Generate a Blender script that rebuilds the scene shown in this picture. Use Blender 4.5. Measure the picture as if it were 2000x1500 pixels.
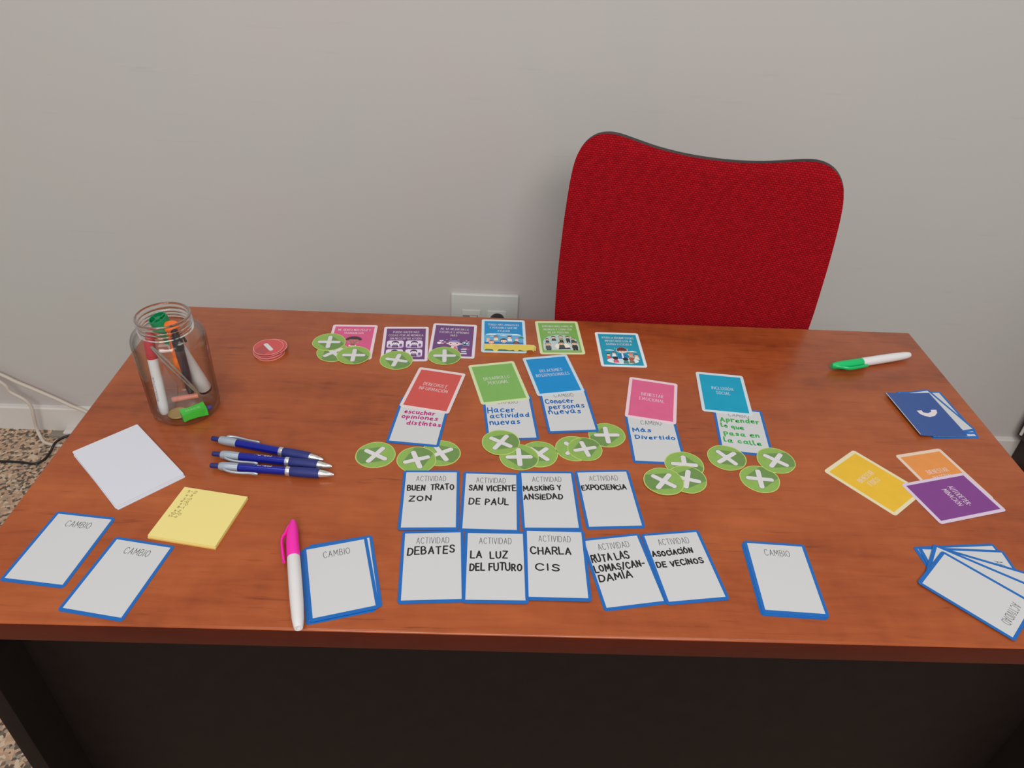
import bpy, bmesh, math, random
from mathutils import Vector, Matrix

for o in list(bpy.data.objects):
    bpy.data.objects.remove(o, do_unlink=True)
scene = bpy.context.scene
COL = scene.collection

# ------------------------------------------------------------------ camera, world, lights, exposure
cam_data = bpy.data.cameras.new('camera')
cam = bpy.data.objects.new('camera', cam_data)
COL.objects.link(cam)
cam_data.sensor_width = 36.0
cam_data.sensor_fit = 'HORIZONTAL'
cam_data.lens = 1445.3 / 2000 * 36.0
cam_data.clip_start = 0.02
RR = (0.999018, -0.002446, 0.044243)          # camera right in the room
RD = (0.0345, -0.583652, -0.811271)           # camera down
RF = (0.027807, 0.812001, -0.582994)          # viewing direction
cam.matrix_world = Matrix(((RR[0], -RD[0], -RF[0], -0.0800),
                           (RR[1], -RD[1], -RF[1], -0.7347),
                           (RR[2], -RD[2], -RF[2], 1.3503),
                           (0, 0, 0, 1)))
scene.camera = cam

world = bpy.data.worlds.new('world')
scene.world = world
world.use_nodes = True
wb = world.node_tree.nodes['Background']
wb.inputs['Color'].default_value = (1.0, 0.99, 0.98, 1)
wb.inputs['Strength'].default_value = 0.36


def area_lamp(name, loc, sx, sy, power, rot=(0, 0, 0), col=(1, 0.985, 0.965)):
    d = bpy.data.lights.new(name, 'AREA')
    d.shape = 'RECTANGLE'
    d.size, d.size_y, d.energy, d.color = sx, sy, power, col
    o = bpy.data.objects.new(name, d)
    o.location, o.rotation_euler = loc, rot
    COL.objects.link(o)
    return o


area_lamp('ceiling_lamp', (-0.75, -0.35, 2.65), 0.6, 0.6, 4.5)
area_lamp('ceiling_lamp', (0.75, -0.35, 2.65), 0.6, 0.6, 4.5)
area_lamp('ceiling_lamp', (-0.75, -1.75, 2.65), 0.6, 0.6, 4.5)
area_lamp('ceiling_lamp', (0.75, -1.75, 2.65), 0.6, 0.6, 4.5)

area_lamp('wall_fill_light', (0.0, -2.9, 2.9), 2.4, 1.0, 64, (math.radians(56), 0, 0), (1, 0.99, 0.98))  # added fill light behind the camera, evens out the wall; not a window

vs = scene.view_settings
vs.view_transform = 'Standard'
vs.look = 'None'
vs.gamma = 1.0
vs.exposure = 0.08
vs.use_curve_mapping = False

random.seed(7)
PI = math.pi
ZD = 0.74                                      # desk top height
WY = 0.8665                                    # wall plane


# ------------------------------------------------------------------ materials
def lin(c):
    c = c / 255.0
    return c / 12.92 if c <= 0.04045 else ((c + 0.055) / 1.055) ** 2.4


def rgb(r, g, b, k=1.0):
    return tuple(min(0.9, lin(v) * k) for v in (r, g, b)) + (1,)


def mat(name, col, rough=0.5, spec=0.5, metal=0.0, **kw):
    m = bpy.data.materials.new(name)
    m.use_nodes = True
    p = m.node_tree.nodes['Principled BSDF']
    p.inputs['Base Color'].default_value = col
    p.inputs['Roughness'].default_value = rough
    p.inputs['Specular IOR Level'].default_value = spec
    p.inputs['Metallic'].default_value = metal
    for k, v in kw.items():
        p.inputs[k].default_value = v
    return m


def nodes_of(m):
    nt = m.node_tree
    return nt, nt.nodes, nt.links, nt.nodes['Principled BSDF']


def speckle(m, scale, amount, detail=3.0):
    """gentle paper / plastic mottling of the base colour"""
    nt, N, L, P = nodes_of(m)
    base = P.inputs['Base Color'].default_value[:]
    tc = N.new('ShaderNodeTexCoord')
    nz = N.new('ShaderNodeTexNoise')
    nz.inputs['Scale'].default_value = scale
    nz.inputs['Detail'].default_value = detail
    mr = N.new('ShaderNodeMapRange')
    mr.inputs['From Min'].default_value = 0.3
    mr.inputs['From Max'].default_value = 0.7
    mr.inputs['To Min'].default_value = 1 - amount
    mr.inputs['To Max'].default_value = 1 + amount
    mx = N.new('ShaderNodeVectorMath')
    mx.operation = 'SCALE'
    mx.inputs[0].default_value = base[:3]
    L.new(tc.outputs['Object'], nz.inputs['Vector'])
    L.new(nz.outputs['Fac'], mr.inputs['Value'])
    L.new(mr.outputs['Result'], mx.inputs['Scale'])
    L.new(mx.outputs['Vector'], P.inputs['Base Color'])
    return m


K = 1.0                                        # photo colour to surface colour on the lit desk top


def wood_material(name, tones, rough, contrast=1.0, spec=0.42):
    m = mat(name, (0.3, 0.08, 0.03, 1), rough, spec)
    nt, N, L, P = nodes_of(m)
    tc = N.new('ShaderNodeTexCoord')

    def noise(sx, sy, sz, scale, detail, dist=0.0):
        mp = N.new('ShaderNodeMapping')
        mp.inputs['Scale'].default_value = (sx, sy, sz)
        L.new(tc.outputs['Object'], mp.inputs['Vector'])
        n = N.new('ShaderNodeTexNoise')
        n.inputs['Scale'].default_value = scale
        n.inputs['Detail'].default_value = detail
        n.inputs['Distortion'].default_value = dist
        L.new(mp.outputs['Vector'], n.inputs['Vector'])
        return n

    big = noise(1.0, 2.2, 2.2, 3.4, 6.0, 0.8)
    fine = noise(1.6, 11.0, 11.0, 8.0, 9.0, 0.9)
    pore = noise(1.6, 22.0, 22.0, 9.0, 5.0, 0.4)
    fig = noise(9.0, 4.0, 4.0, 6.0, 4.0, 0.3)
    ramp = N.new('ShaderNodeValToRGB')
    e = ramp.color_ramp.elements
    e[0].position, e[0].color = 0.28, tones[0]
    e[1].position, e[1].color = 0.74, tones[2]
    k = e.new(0.5)
    k.color = tones[1]
    add = N.new('ShaderNodeMath')
    add.operation = 'MULTIPLY_ADD'
    add.inputs[1].default_value = 0.30 * contrast
    L.new(fine.outputs['Fac'], add.inputs[0])
    sub = N.new('ShaderNodeMath')
    sub.operation = 'MULTIPLY_ADD'
    sub.inputs[1].default_value = 0.62
    sub.inputs[2].default_value = 0.15 - 0.15 * contrast
    L.new(big.outputs['Fac'], sub.inputs[0])
    L.new(sub.outputs[0], add.inputs[2])
    add2 = N.new('ShaderNodeMath')
    add2.operation = 'MULTIPLY_ADD'
    add2.inputs[1].default_value = 0.16
    L.new(fig.outputs['Fac'], add2.inputs[0])
    L.new(add.outputs[0], add2.inputs[2])
    L.new(add2.outputs[0], ramp.inputs['Fac'])
    pr = N.new('ShaderNodeMapRange')
    pr.inputs['From Min'].default_value = 0.64
    pr.inputs['From Max'].default_value = 0.76
    pr.inputs['To Min'].default_value = 0.0
    pr.inputs['To Max'].default_value = 0.55
    L.new(pore.outputs['Fac'], pr.inputs['Value'])
    mix = N.new('ShaderNodeMix')
    mix.data_type = 'RGBA'
    L.new(pr.outputs['Result'], mix.inputs['Factor'])
    L.new(ramp.outputs['Color'], mix.inputs['A'])
    mix.inputs['B'].default_value = tones[3]
    L.new(mix.outputs['Result'], P.inputs['Base Color'])
    rr = N.new('ShaderNodeMapRange')
    rr.inputs['To Min'].default_value = rough - 0.05
    rr.inputs['To Max'].default_value = rough + 0.07
    L.new(fine.outputs['Fac'], rr.inputs['Value'])
    L.new(rr.outputs['Result'], P.inputs['Roughness'])
    return m


M = {}
M['wood'] = wood_material('cherry_laminate', [rgb(108, 47, 23), rgb(157, 76, 37), rgb(180, 95, 49), rgb(92, 38, 19)], 0.24, 0.95)
M['wood_edge_shaded'] = wood_material('cherry_edge_shaded', [rgb(64, 18, 7), rgb(76, 23, 9), rgb(88, 29, 12), rgb(46, 14, 7)], 0.42, 0.9, 0.18)  # cherry tones darkened so the edge colour carries the front face's shade
M['dark_board'] = speckle(mat('dark_brown_board', rgb(29, 21, 18), 0.6, 0.12), 40, 0.10)
M['blue'] = speckle(mat('card_blue', rgb(16, 102, 182, K), 0.16, 0.5), 60, 0.04)
M['blue_back'] = mat('card_back_blue', rgb(44, 82, 150, K), 0.18, 0.5)
M['white'] = mat('card_white', rgb(205, 206, 206, K), 0.22, 0.4)
M['ink_grey'] = mat('printed_grey', rgb(50, 48, 48, K), 0.3)
M['ink_black'] = mat('marker_black', rgb(18, 15, 16), 0.4)
M['ink_blue'] = mat('marker_blue', rgb(0, 98, 176, K), 0.5, 0.2)
M['ink_pink'] = mat('marker_pink', rgb(188, 40, 126, K), 0.5, 0.2)
M['ink_green'] = mat('marker_green', rgb(64, 168, 80, K), 0.5, 0.2)
M['pencil_ink'] = mat('pencil_grey', rgb(95, 85, 55, K), 0.5)
M['token_green'] = speckle(mat('token_green', rgb(138, 176, 84, K), 0.28), 120, 0.05)
M['token_shade'] = speckle(mat('token_dark_green', rgb(106, 142, 76, K), 0.28), 120, 0.05)
M['token_rim'] = mat('token_cut_rim', rgb(196, 208, 116, K), 0.5)
M['token_white'] = mat('token_white', rgb(216, 214, 214, K), 0.28)
M['token_outline'] = mat('token_outline', rgb(92, 122, 66, K), 0.28)
M['token_red'] = mat('token_red', rgb(204, 82, 82, K), 0.25)
M['token_red_dark'] = mat('token_dark_red', rgb(178, 76, 78, K), 0.25)
M['token_red_rim'] = mat('token_red_rim', rgb(232, 160, 152, K), 0.4)
M['title_white'] = mat('printed_white', rgb(226, 216, 220, K), 0.3)
M['paper'] = mat('paper_white', rgb(212, 213, 221, K), 0.6, 0.3)
M['pad_yellow'] = mat('pad_yellow', rgb(234, 217, 138, K), 0.65, 0.3)
M['pad_yellow_edge'] = mat('pad_yellow_edge', rgb(226, 194, 116, K), 0.7, 0.3)
M['note_yellow'] = mat('note_yellow', rgb(214, 196, 92, K), 0.6, 0.3)
M['wplastic'] = mat('white_plastic', rgb(222, 220, 219, K), 0.3, 0.5)
M['gplastic'] = mat('green_plastic', rgb(14, 188, 104, K), 0.3, 0.5)
M['pplastic'] = mat('pink_plastic', rgb(250, 40, 172, K), 0.3, 0.5)
M['gdark'] = mat('dark_green_plastic', rgb(8, 128, 76, K), 0.3, 0.5)
M['oplastic'] = mat('orange_plastic', rgb(250, 112, 34, K), 0.3, 0.5)
M['rplastic'] = mat('red_plastic', rgb(190, 40, 52, K), 0.3, 0.5)
M['bplastic'] = mat('black_plastic', rgb(34, 28, 30), 0.35, 0.5)
M['greyplastic'] = mat('dark_grey_plastic', rgb(78, 66, 68), 0.35, 0.5)
M['neon'] = mat('neon_green_plastic', rgb(52, 214, 64, K), 0.3, 0.5)
M['pen_blue'] = mat('pen_metallic_blue', rgb(22, 34, 150, K), 0.18, 0.7, 0.35)
M['pen_grip'] = mat('pen_navy_rubber', rgb(38, 46, 112), 0.55, 0.4)
M['pen_button'] = mat('pen_navy_plastic', rgb(32, 38, 100), 0.3, 0.5)
M['pen_silver'] = mat('pen_silver_plastic', rgb(176, 186, 198, K), 0.3, 0.6, 0.45)
M['pen_tip'] = mat('pen_silver_tip', rgb(206, 206, 206, 1.2), 0.25, 0.6, 0.8)
M['steel'] = mat('brushed_steel', rgb(190, 182, 172), 0.3, 0.5, 0.85)
M['pencil_pink'] = mat('pencil_salmon', rgb(214, 130, 112, K), 0.35, 0.5)
M['pencil_wood'] = mat('pencil_bare_wood', rgb(190, 140, 95, K), 0.7, 0.3)
M['brass'] = mat('brass', rgb(205, 178, 120), 0.35, 0.5, 0.6)
M['navy_cap'] = mat('cap_blue', rgb(60, 70, 170, K), 0.4)
M['socket_white'] = mat('socket_white', rgb(212, 212, 206, K), 0.35, 0.5)
M['socket_grey'] = mat('socket_grey', rgb(140, 138, 132, K), 0.4, 0.5)
M['rubber_black'] = mat('rubber_black', rgb(24, 24, 26), 0.4, 0.5)
M['cable_white'] = mat('cable_cream', rgb(212, 200, 186, K), 0.45, 0.4)
M['duct_grey'] = mat('duct_grey', rgb(146, 136, 124, K), 0.5, 0.4)
M['baseboard'] = speckle(mat('baseboard_white', rgb(226, 220, 214), 0.4, 0.4), 8, 0.02)
M['chair_frame'] = mat('chair_charcoal_plastic', rgb(44, 39, 37), 0.45, 0.3)
M['cabinet'] = speckle(mat('cabinet_dark_brown', rgb(52, 34, 30), 0.5, 0.3), 30, 0.1)


def wall_material():
    m = mat('wall_paint', rgb(178, 173, 169, K), 0.75, 0.2)
    nt, N, L, P = nodes_of(m)
    tc = N.new('ShaderNodeTexCoord')
    a = N.new('ShaderNodeTexNoise')
    a.inputs['Scale'].default_value = 1.7
    a.inputs['Detail'].default_value = 3
    L.new(tc.outputs['Object'], a.inputs['Vector'])
    ramp = N.new('ShaderNodeValToRGB')
    e = ramp.color_ramp.elements
    e[0].position, e[0].color = 0.35, rgb(197, 196, 191)
    e[1].position, e[1].color = 0.65, rgb(202, 194, 191)
    L.new(a.outputs['Fac'], ramp.inputs['Fac'])
    # faint long scuffs
    mp = N.new('ShaderNodeMapping')
    mp.inputs['Scale'].default_value = (2.0, 2.0, 26.0)
    mp.inputs['Rotation'].default_value = (0, 0.06, 0)
    L.new(tc.outputs['Object'], mp.inputs['Vector'])
    s = N.new('ShaderNodeTexNoise')
    s.inputs['Scale'].default_value = 3.0
    s.inputs['Detail'].default_value = 6
    L.new(mp.outputs['Vector'], s.inputs['Vector'])
    mr = N.new('ShaderNodeMapRange')
    mr.inputs['From Min'].default_value = 0.66
    mr.inputs['From Max'].default_value = 0.8
    mr.inputs['To Min'].default_value = 0.0
    mr.inputs['To Max'].default_value = 0.22
    L.new(s.outputs['Fac'], mr.inputs['Value'])
    mix = N.new('ShaderNodeMix')
    mix.data_type = 'RGBA'
    L.new(mr.outputs['Result'], mix.inputs['Factor'])
    L.new(ramp.outputs['Color'], mix.inputs['A'])
    mix.inputs['B'].default_value = rgb(168, 166, 163)
    L.new(mix.outputs['Result'], P.inputs['Base Color'])
    f = N.new('ShaderNodeTexNoise')
    f.inputs['Scale'].default_value = 260
    f.inputs['Detail'].default_value = 2
    L.new(tc.outputs['Object'], f.inputs['Vector'])
    b = N.new('ShaderNodeBump')
    b.inputs['Strength'].default_value = 0.06
    b.inputs['Distance'].default_value = 0.002
    L.new(f.outputs['Fac'], b.inputs['Height'])
    L.new(b.outputs['Normal'], P.inputs['Normal'])
    return m


def granite_material():
    m = mat('granite_floor', rgb(150, 120, 98, K), 0.4, 0.4)
    nt, N, L, P = nodes_of(m)
    tc = N.new('ShaderNodeTexCoord')
    v = N.new('ShaderNodeTexVoronoi')
    v.inputs['Scale'].default_value = 150
    L.new(tc.outputs['Object'], v.inputs['Vector'])
    sep = N.new('ShaderNodeSeparateColor')
    L.new(v.outputs['Color'], sep.inputs['Color'])
    ramp = N.new('ShaderNodeValToRGB')
    ramp.color_ramp.interpolation = 'CONSTANT'
    e = ramp.color_ramp.elements
    e[0].position, e[0].color = 0.0, rgb(98, 86, 76)
    e[1].position, e[1].color = 0.22, rgb(190, 154, 126)
    for p, c in ((0.45, rgb(206, 170, 140)), (0.66, rgb(166, 148, 130)), (0.8, rgb(214, 192, 166)), (0.93, rgb(120, 106, 94))):
        k = e.new(p)
        k.color = c
    L.new(sep.outputs['Red'], ramp.inputs['Fac'])
    L.new(ramp.outputs['Color'], P.inputs['Base Color'])
    return m


def mesh_fabric():
    m = mat('red_mesh_fabric', (0.42, 0.006, 0.014, 1), 0.85, 0.15)
    nt, N, L, P = nodes_of(m)
    tc = N.new('ShaderNodeTexCoord')
    sp = N.new('ShaderNodeSeparateXYZ')
    L.new(tc.outputs['Object'], sp.inputs['Vector'])
    cb = N.new('ShaderNodeCombineXYZ')
    L.new(sp.outputs['X'], cb.inputs['X'])
    L.new(sp.outputs['Z'], cb.inputs['Y'])
    br = N.new('ShaderNodeTexBrick')
    br.inputs['Scale'].default_value = 1.0
    br.inputs['Brick Width'].default_value = 0.0062
    br.inputs['Row Height'].default_value = 0.0036
    br.inputs['Mortar Size'].default_value = 0.0007
    br.inputs['Mortar Smooth'].default_value = 1.0
    br.inputs['Color1'].default_value = (0.46, 0.004, 0.011, 1)
    br.inputs['Color2'].default_value = (0.33, 0.002, 0.008, 1)
    br.inputs['Mortar'].default_value = (0.22, 0.001, 0.005, 1)
    L.new(cb.outputs['Vector'], br.inputs['Vector'])
    L.new(br.outputs['Color'], P.inputs['Base Color'])
    inv = N.new('ShaderNodeMath')
    inv.operation = 'SUBTRACT'
    inv.inputs[0].default_value = 1.0
    L.new(br.outputs['Fac'], inv.inputs[1])
    b = N.new('ShaderNodeBump')
    b.inputs['Strength'].default_value = 0.8
    b.inputs['Distance'].default_value = 0.0012
    L.new(inv.outputs[0], b.inputs['Height'])
    L.new(b.outputs['Normal'], P.inputs['Normal'])
    return m


def glass_material():
    m = bpy.data.materials.new('clear_glass')
    m.use_nodes = True
    nt = m.node_tree
    N, L = nt.nodes, nt.links
    N.remove(N['Principled BSDF'])
    out = N['Material Output']
    lw = N.new('ShaderNodeLayerWeight')
    lw.inputs['Blend'].default_value = 0.5
    p = N.new('ShaderNodeMath')
    p.operation = 'POWER'
    p.inputs[1].default_value = 3.6
    L.new(lw.outputs['Facing'], p.inputs[0])
    fr = N.new('ShaderNodeMath')
    fr.operation = 'MULTIPLY_ADD'
    fr.inputs[1].default_value = 0.80
    fr.inputs[2].default_value = 0.04
    L.new(p.outputs[0], fr.inputs[0])
    ramp = N.new('ShaderNodeValToRGB')
    e = ramp.color_ramp.elements
    e[0].position, e[0].color = 0.45, (0.975, 0.985, 0.98, 1)
    e[1].position, e[1].color = 0.98, (0.52, 0.55, 0.54, 1)
    L.new(lw.outputs['Facing'], ramp.inputs['Fac'])
    tr = N.new('ShaderNodeBsdfTransparent')
    L.new(ramp.outputs['Color'], tr.inputs['Color'])
    gl = N.new('ShaderNodeBsdfGlossy')
    gl.inputs['Roughness'].default_value = 0.03
    mx = N.new('ShaderNodeMixShader')
    L.new(fr.outputs[0], mx.inputs['Fac'])
    L.new(tr.outputs[0], mx.inputs[1])
    L.new(gl.outputs[0], mx.inputs[2])
    L.new(mx.outputs[0], out.inputs['Surface'])
    return m


M['thick_glass'] = mat('thick_glass', (0.97, 0.985, 0.98, 1), 0.0, 0.5, 0.0, **{'Transmission Weight': 1.0, 'IOR': 1.45})
M['wall'] = wall_material()
M['granite'] = granite_material()
M['fabric'] = mesh_fabric()
M['glass'] = glass_material()


# ------------------------------------------------------------------ mesh helpers
class MB:
    """collects shapes and links them as one mesh object"""

    def __init__(self):
        self.v, self.f, self.mi, self.mats, self.cur, self.lap = [], [], [], [], 0, 0

    def use(self, m):
        if m not in self.mats:
            self.mats.append(m)
        self.cur = self.mats.index(m)
        return self

    def add(self, vs_, fs):
        n = len(self.v)
        self.v += [tuple(p) for p in vs_]
        for f in fs:
            self.f.append(tuple(i + n for i in f))
            self.mi.append(self.cur)

    def prism(self, out, z0, z1):
        n = len(out)
        self.add([(x, y, z0) for x, y in out] + [(x, y, z1) for x, y in out],
                 [tuple(reversed(range(n))), tuple(range(n, 2 * n))] + [(i, (i + 1) % n, n + (i + 1) % n, n + i) for i in range(n)])

    def flat(self, out, z):
        self.add([(x, y, z) for x, y in out], [tuple(range(len(out)))])

    def box(self, a, b):
        x0, y0, z0 = a
        x1, y1, z1 = b
        self.add([(x0, y0, z0), (x1, y0, z0), (x1, y1, z0), (x0, y1, z0), (x0, y0, z1), (x1, y0, z1), (x1, y1, z1), (x0, y1, z1)],
                 [(3, 2, 1, 0), (4, 5, 6, 7), (0, 1, 5, 4), (1, 2, 6, 5), (2, 3, 7, 6), (3, 0, 4, 7)])

    def lathe(self, prof, n=28, axis='z', off=(0, 0, 0)):
        """prof = (radius, height) pairs along the axis"""
        k = len(prof)
        vs_, fs = [], []
        for r, h in prof:
            for i in range(n):
                a = 2 * PI * i / n
                c, s = r * math.cos(a), r * math.sin(a)
                p = (c, s, h) if axis == 'z' else (h, c, s)
                vs_.append((p[0] + off[0], p[1] + off[1], p[2] + off[2]))
        for j in range(k - 1):
            for i in range(n):
                fs.append((j * n + i, j * n + (i + 1) % n, (j + 1) * n + (i + 1) % n, (j + 1) * n + i))
        if prof[0][0] > 1e-6:
            fs.append(tuple(reversed(range(n))))
        if prof[-1][0] > 1e-6:
            fs.append(tuple(range((k - 1) * n, k * n)))
        self.add(vs_, fs)

    def tube(self, pts, r, n=10, flat=1.0):
        pts = [Vector(p) for p in pts]
        k = len(pts)
        vs_, fs = [], []
        up = Vector((0, 0, 1))
        for j, p in enumerate(pts):
            t = (pts[min(j + 1, k - 1)] - pts[max(j - 1, 0)]).normalized()
            ref = up if abs(t.z) < 0.9 else Vector((1, 0, 0))
            s = t.cross(ref).normalized()
            u = s.cross(t)
            rr = r[j] if isinstance(r, (list, tuple)) else r
            for i in range(n):
                a = 2 * PI * i / n
                vs_.append(p + s * (rr * math.cos(a)) + u * (rr * flat * math.sin(a)))
        for j in range(k - 1):
            for i in range(n):
                fs.append((j * n + i, j * n + (i + 1) % n, (j + 1) * n + (i + 1) % n, (j + 1) * n + i))
        fs += [tuple(reversed(range(n))), tuple(range((k - 1) * n, k * n))]
        self.add(vs_, fs)

    def ribbon(self, pts, w, z, fmap=None):
        """flat pen stroke of width w with round ends; sharp corners start a new lap a hair higher"""
        fm = fmap or (lambda x, y, dz: (x, y, z + dz))
        h = w / 2
        p = [pts[0]]
        for q in pts[1:]:
            if math.hypot(q[0] - p[-1][0], q[1] - p[-1][1]) > 1e-6:
                p.append(q)
        if len(p) == 1:
            p.append((p[0][0] + w * 0.1, p[0][1]))
        runs, cur = [], [p[0]]
        for i in range(1, len(p)):
            cur.append(p[i])
            if i + 1 < len(p):
                a = math.atan2(p[i][1] - p[i - 1][1], p[i][0] - p[i - 1][0])
                c = math.atan2(p[i + 1][1] - p[i][1], p[i + 1][0] - p[i][0])
                if abs((c - a + PI) % (2 * PI) - PI) > 0.95:
                    runs.append(cur)
                    cur = [p[i]]
        runs.append(cur)
        for r in runs:
            dz = 0.000004 * (self.lap % 7)
            self.lap += 1
            n = len(r)
            dirs = []
            for i in range(n):
                a, c = r[max(i - 1, 0)], r[min(i + 1, n - 1)]
                d = math.hypot(c[0] - a[0], c[1] - a[1]) or 1e-9
                dirs.append(((c[0] - a[0]) / d, (c[1] - a[1]) / d))
            lf = [(r[i][0] - dirs[i][1] * h, r[i][1] + dirs[i][0] * h) for i in range(n)]
            rt = [(r[i][0] + dirs[i][1] * h, r[i][1] - dirs[i][0] * h) for i in range(n)]
            self.add([fm(x, y, dz) for x, y in lf + rt], [(n + i, n + i + 1, i + 1, i) for i in range(n - 1)])
            for k, sg in ((0, 1), (n - 1, -1)):
                a0 = math.atan2(dirs[k][1], dirs[k][0]) + sg * PI / 2
                self.add([fm(r[k][0] + h * math.cos(a0 + PI * q / 5), r[k][1] + h * math.sin(a0 + PI * q / 5), dz) for q in range(6)], [tuple(range(6))])

    def keep_quads(self):
        k = [i for i, f in enumerate(self.f) if len(f) == 4]
        self.f, self.mi = [self.f[i] for i in k], [self.mi[i] for i in k]

    def mesh(self, name, smooth=None):
        me = bpy.data.meshes.new(name)
        me.from_pydata(self.v, [], self.f)
        for m in self.mats:
            me.materials.append(m)
        me.polygons.foreach_set('material_index', self.mi)
        if smooth:
            me.polygons.foreach_set('use_smooth', [True] * len(self.f))
            me.set_sharp_from_angle(angle=smooth)
        me.update()
        return me

    def build(self, name, parent=None, smooth=None, label=None):
        return link(name, self.mesh(name, smooth), parent, label)


def link(name, me, parent=None, label=None):
    o = bpy.data.objects.new(name, me)
    COL.objects.link(o)
    if parent:
        o.parent = parent
    if label:
        o['label'] = label
    return o


def tag(o, label, cat, group=None):
    o['label'] = label
    o['category'] = cat
    if group:
        o['group'] = group
    return o


def thing(name, label, cat, loc=(0, 0, 0), rz=0.0, group=None):
    o = bpy.data.objects.new(name, None)
    o.empty_display_size = 0.03
    COL.objects.link(o)
    o.location = loc
    o.rotation_euler = (0, 0, rz)
    return tag(o, label, cat, group)


def copy_thing(root, label, loc, rz=None):
    """copy of a thing with copies of its parts and sub-parts"""
    def rec(o, parent):
        c = o.copy()
        COL.objects.link(c)
        c.parent = parent
        for ch in kids.get(o.name, []):
            rec(ch, c)
        return c
    kids = {}
    for o in list(bpy.data.objects):
        if o.parent:
            kids.setdefault(o.parent.name, []).append(o)
    c = rec(root, None)
    c['label'] = label
    c.location = loc
    if rz is not None:
        c.rotation_euler = (0, 0, rz)
    return c


def structure(o):
    o['kind'] = 'structure'
    return o


def rrect(w, h, r, n=5):
    out = []
    for cx, cy, a0 in ((w / 2 - r, h / 2 - r, 0), (-w / 2 + r, h / 2 - r, 90), (-w / 2 + r, -h / 2 + r, 180), (w / 2 - r, -h / 2 + r, 270)):
        for i in range(n + 1):
            a = math.radians(a0 + 90 * i / n)
            out.append((cx + r * math.cos(a), cy + r * math.sin(a)))
    return out


def ell(cx, cy, rx, ry, n=28, a0=0, a1=360):
    k = n if abs(a1 - a0) >= 360 else n + 1
    return [(cx + rx * math.cos(math.radians(a0 + (a1 - a0) * i / n)), cy + ry * math.sin(math.radians(a0 + (a1 - a0) * i / n))) for i in range(k)]


def shift(out, dx, dy):
    return [(x + dx, y + dy) for x, y in out]


def catmull(p, n=4):
    if len(p) < 3:
        return p
    q = [p[0]] + list(p) + [p[-1]]
    out = []
    for i in range(1, len(q) - 2):
        a, b, c, d = q[i - 1], q[i], q[i + 1], q[i + 2]
        for k in range(n):
            t = k / n
            out.append(tuple(0.5 * (2 * b[j] + (c[j] - a[j]) * t + (2 * a[j] - 5 * b[j] + 4 * c[j] - d[j]) * t * t
                                    + (3 * b[j] - a[j] - 3 * c[j] + d[j]) * t ** 3) for j in range(len(b))))
    out.append(tuple(p[-1]))
    return out


# ------------------------------------------------------------------ stroke lettering
GLYPHS = {
    'A': "0,0 .29,1 .58,0|.1,.34 .48,.34", 'B': "0,0 0,1|~0,1 .3,1 .45,.78 .32,.55 0,.53|~0,.53 .35,.52 .52,.28 .36,.02 0,0",
    'C': "~.55,.82 .42,.98 .2,.97 .03,.72 .02,.32 .18,.04 .4,.01 .57,.17", 'D': "0,0 0,1|~0,1 .3,.98 .54,.76 .55,.36 .36,.05 0,0",
    'E': "0,0 0,1|0,1 .46,1|0,.52 .4,.52|0,0 .48,0", 'F': "0,0 0,1|0,1 .46,1|0,.52 .38,.52",
    'G': "~.56,.82 .42,.98 .2,.97 .03,.72 .02,.32 .18,.04 .42,.02 .56,.18 .56,.45|.56,.45 .32,.45",
    'H': "0,0 0,1|.52,0 .52,1|0,.5 .52,.5", 'I': "0,0 0,1", 'J': "~.34,1 .34,.25 .24,.03 .1,.02 0,.16",
    'K': "0,0 0,1|.46,1 .02,.46|.16,.6 .5,0", 'W': "0,1 .16,0 .34,.7 .5,0 .68,1",
    'L': "0,1 0,0 .44,0", 'M': "0,0 .06,1 .34,.3 .62,1 .68,0", 'N': "0,0 0,1 .52,0 .52,1",
    'O': "~.3,1 .08,.84 .0,.5 .08,.16 .3,0 .52,.16 .6,.5 .52,.84 .3,1", 'P': "0,0 0,1|~0,1 .34,.99 .5,.74 .34,.49 0,.47",
    'Q': "~.3,1 .08,.84 .0,.5 .08,.16 .3,0 .52,.16 .6,.5 .52,.84 .3,1|.36,.24 .62,-.06",
    'R': "0,0 0,1|~0,1 .34,.99 .48,.75 .34,.52 0,.5|.22,.5 .52,0",
    'S': "~.5,.84 .34,.99 .12,.95 .04,.74 .16,.57 .38,.45 .5,.26 .4,.04 .17,.01 0,.16", 'T': "0,1 .56,1|.28,1 .28,0",
    'U': "~0,1 0,.3 .12,.04 .28,0 .44,.06 .54,.3 .54,1", 'V': "0,1 .28,0 .56,1", 'X': "0,0 .52,1|0,1 .52,0",
    'Y': "0,1 .27,.5 .54,1|.27,.5 .27,0", 'Z': "0,1 .5,1 0,0 .52,0",
    'i_': "0,0 0,.8|0,1.08 .02,1.12",
    '0': "~.24,1 .06,.84 0,.5 .06,.16 .24,0 .42,.16 .48,.5 .42,.84 .24,1", '1': "0,.72 .2,1 .2,0",
    '2': "~.02,.78 .16,.99 .4,.94 .44,.68 .2,.3 0,0|0,0 .5,0", '3': "~.02,.92 .24,1 .42,.8 .16,.55 .44,.36 .34,.04 0,.06",
    '4': "0.1,1 .02,.45 .44,.45|.38,.85 .32,0", '5': "~.02,.06 .3,.02 .44,.28 .28,.52 .06,.52|.06,.52 .1,1 .44,1",
    '6': "~.4,.96 .1,.7 .02,.3 .2,.0 .42,.2 .32,.48 .06,.36", '7': "0,.95 .44,1 .16,0|.1,.5 .36,.52",
    '8': "~.24,.54 .06,.76 .24,1 .42,.78 .24,.54 .02,.26 .24,0 .46,.26 .24,.54", '9': "~.42,.82 .2,.98 .04,.72 .22,.5 .4,.7 .42,.9 .38,.3 .2,-.04",
    '-': "0,.48 .32,.5", '/': "0,-.1 .3,1.1",
}
XH = 0.62
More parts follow.
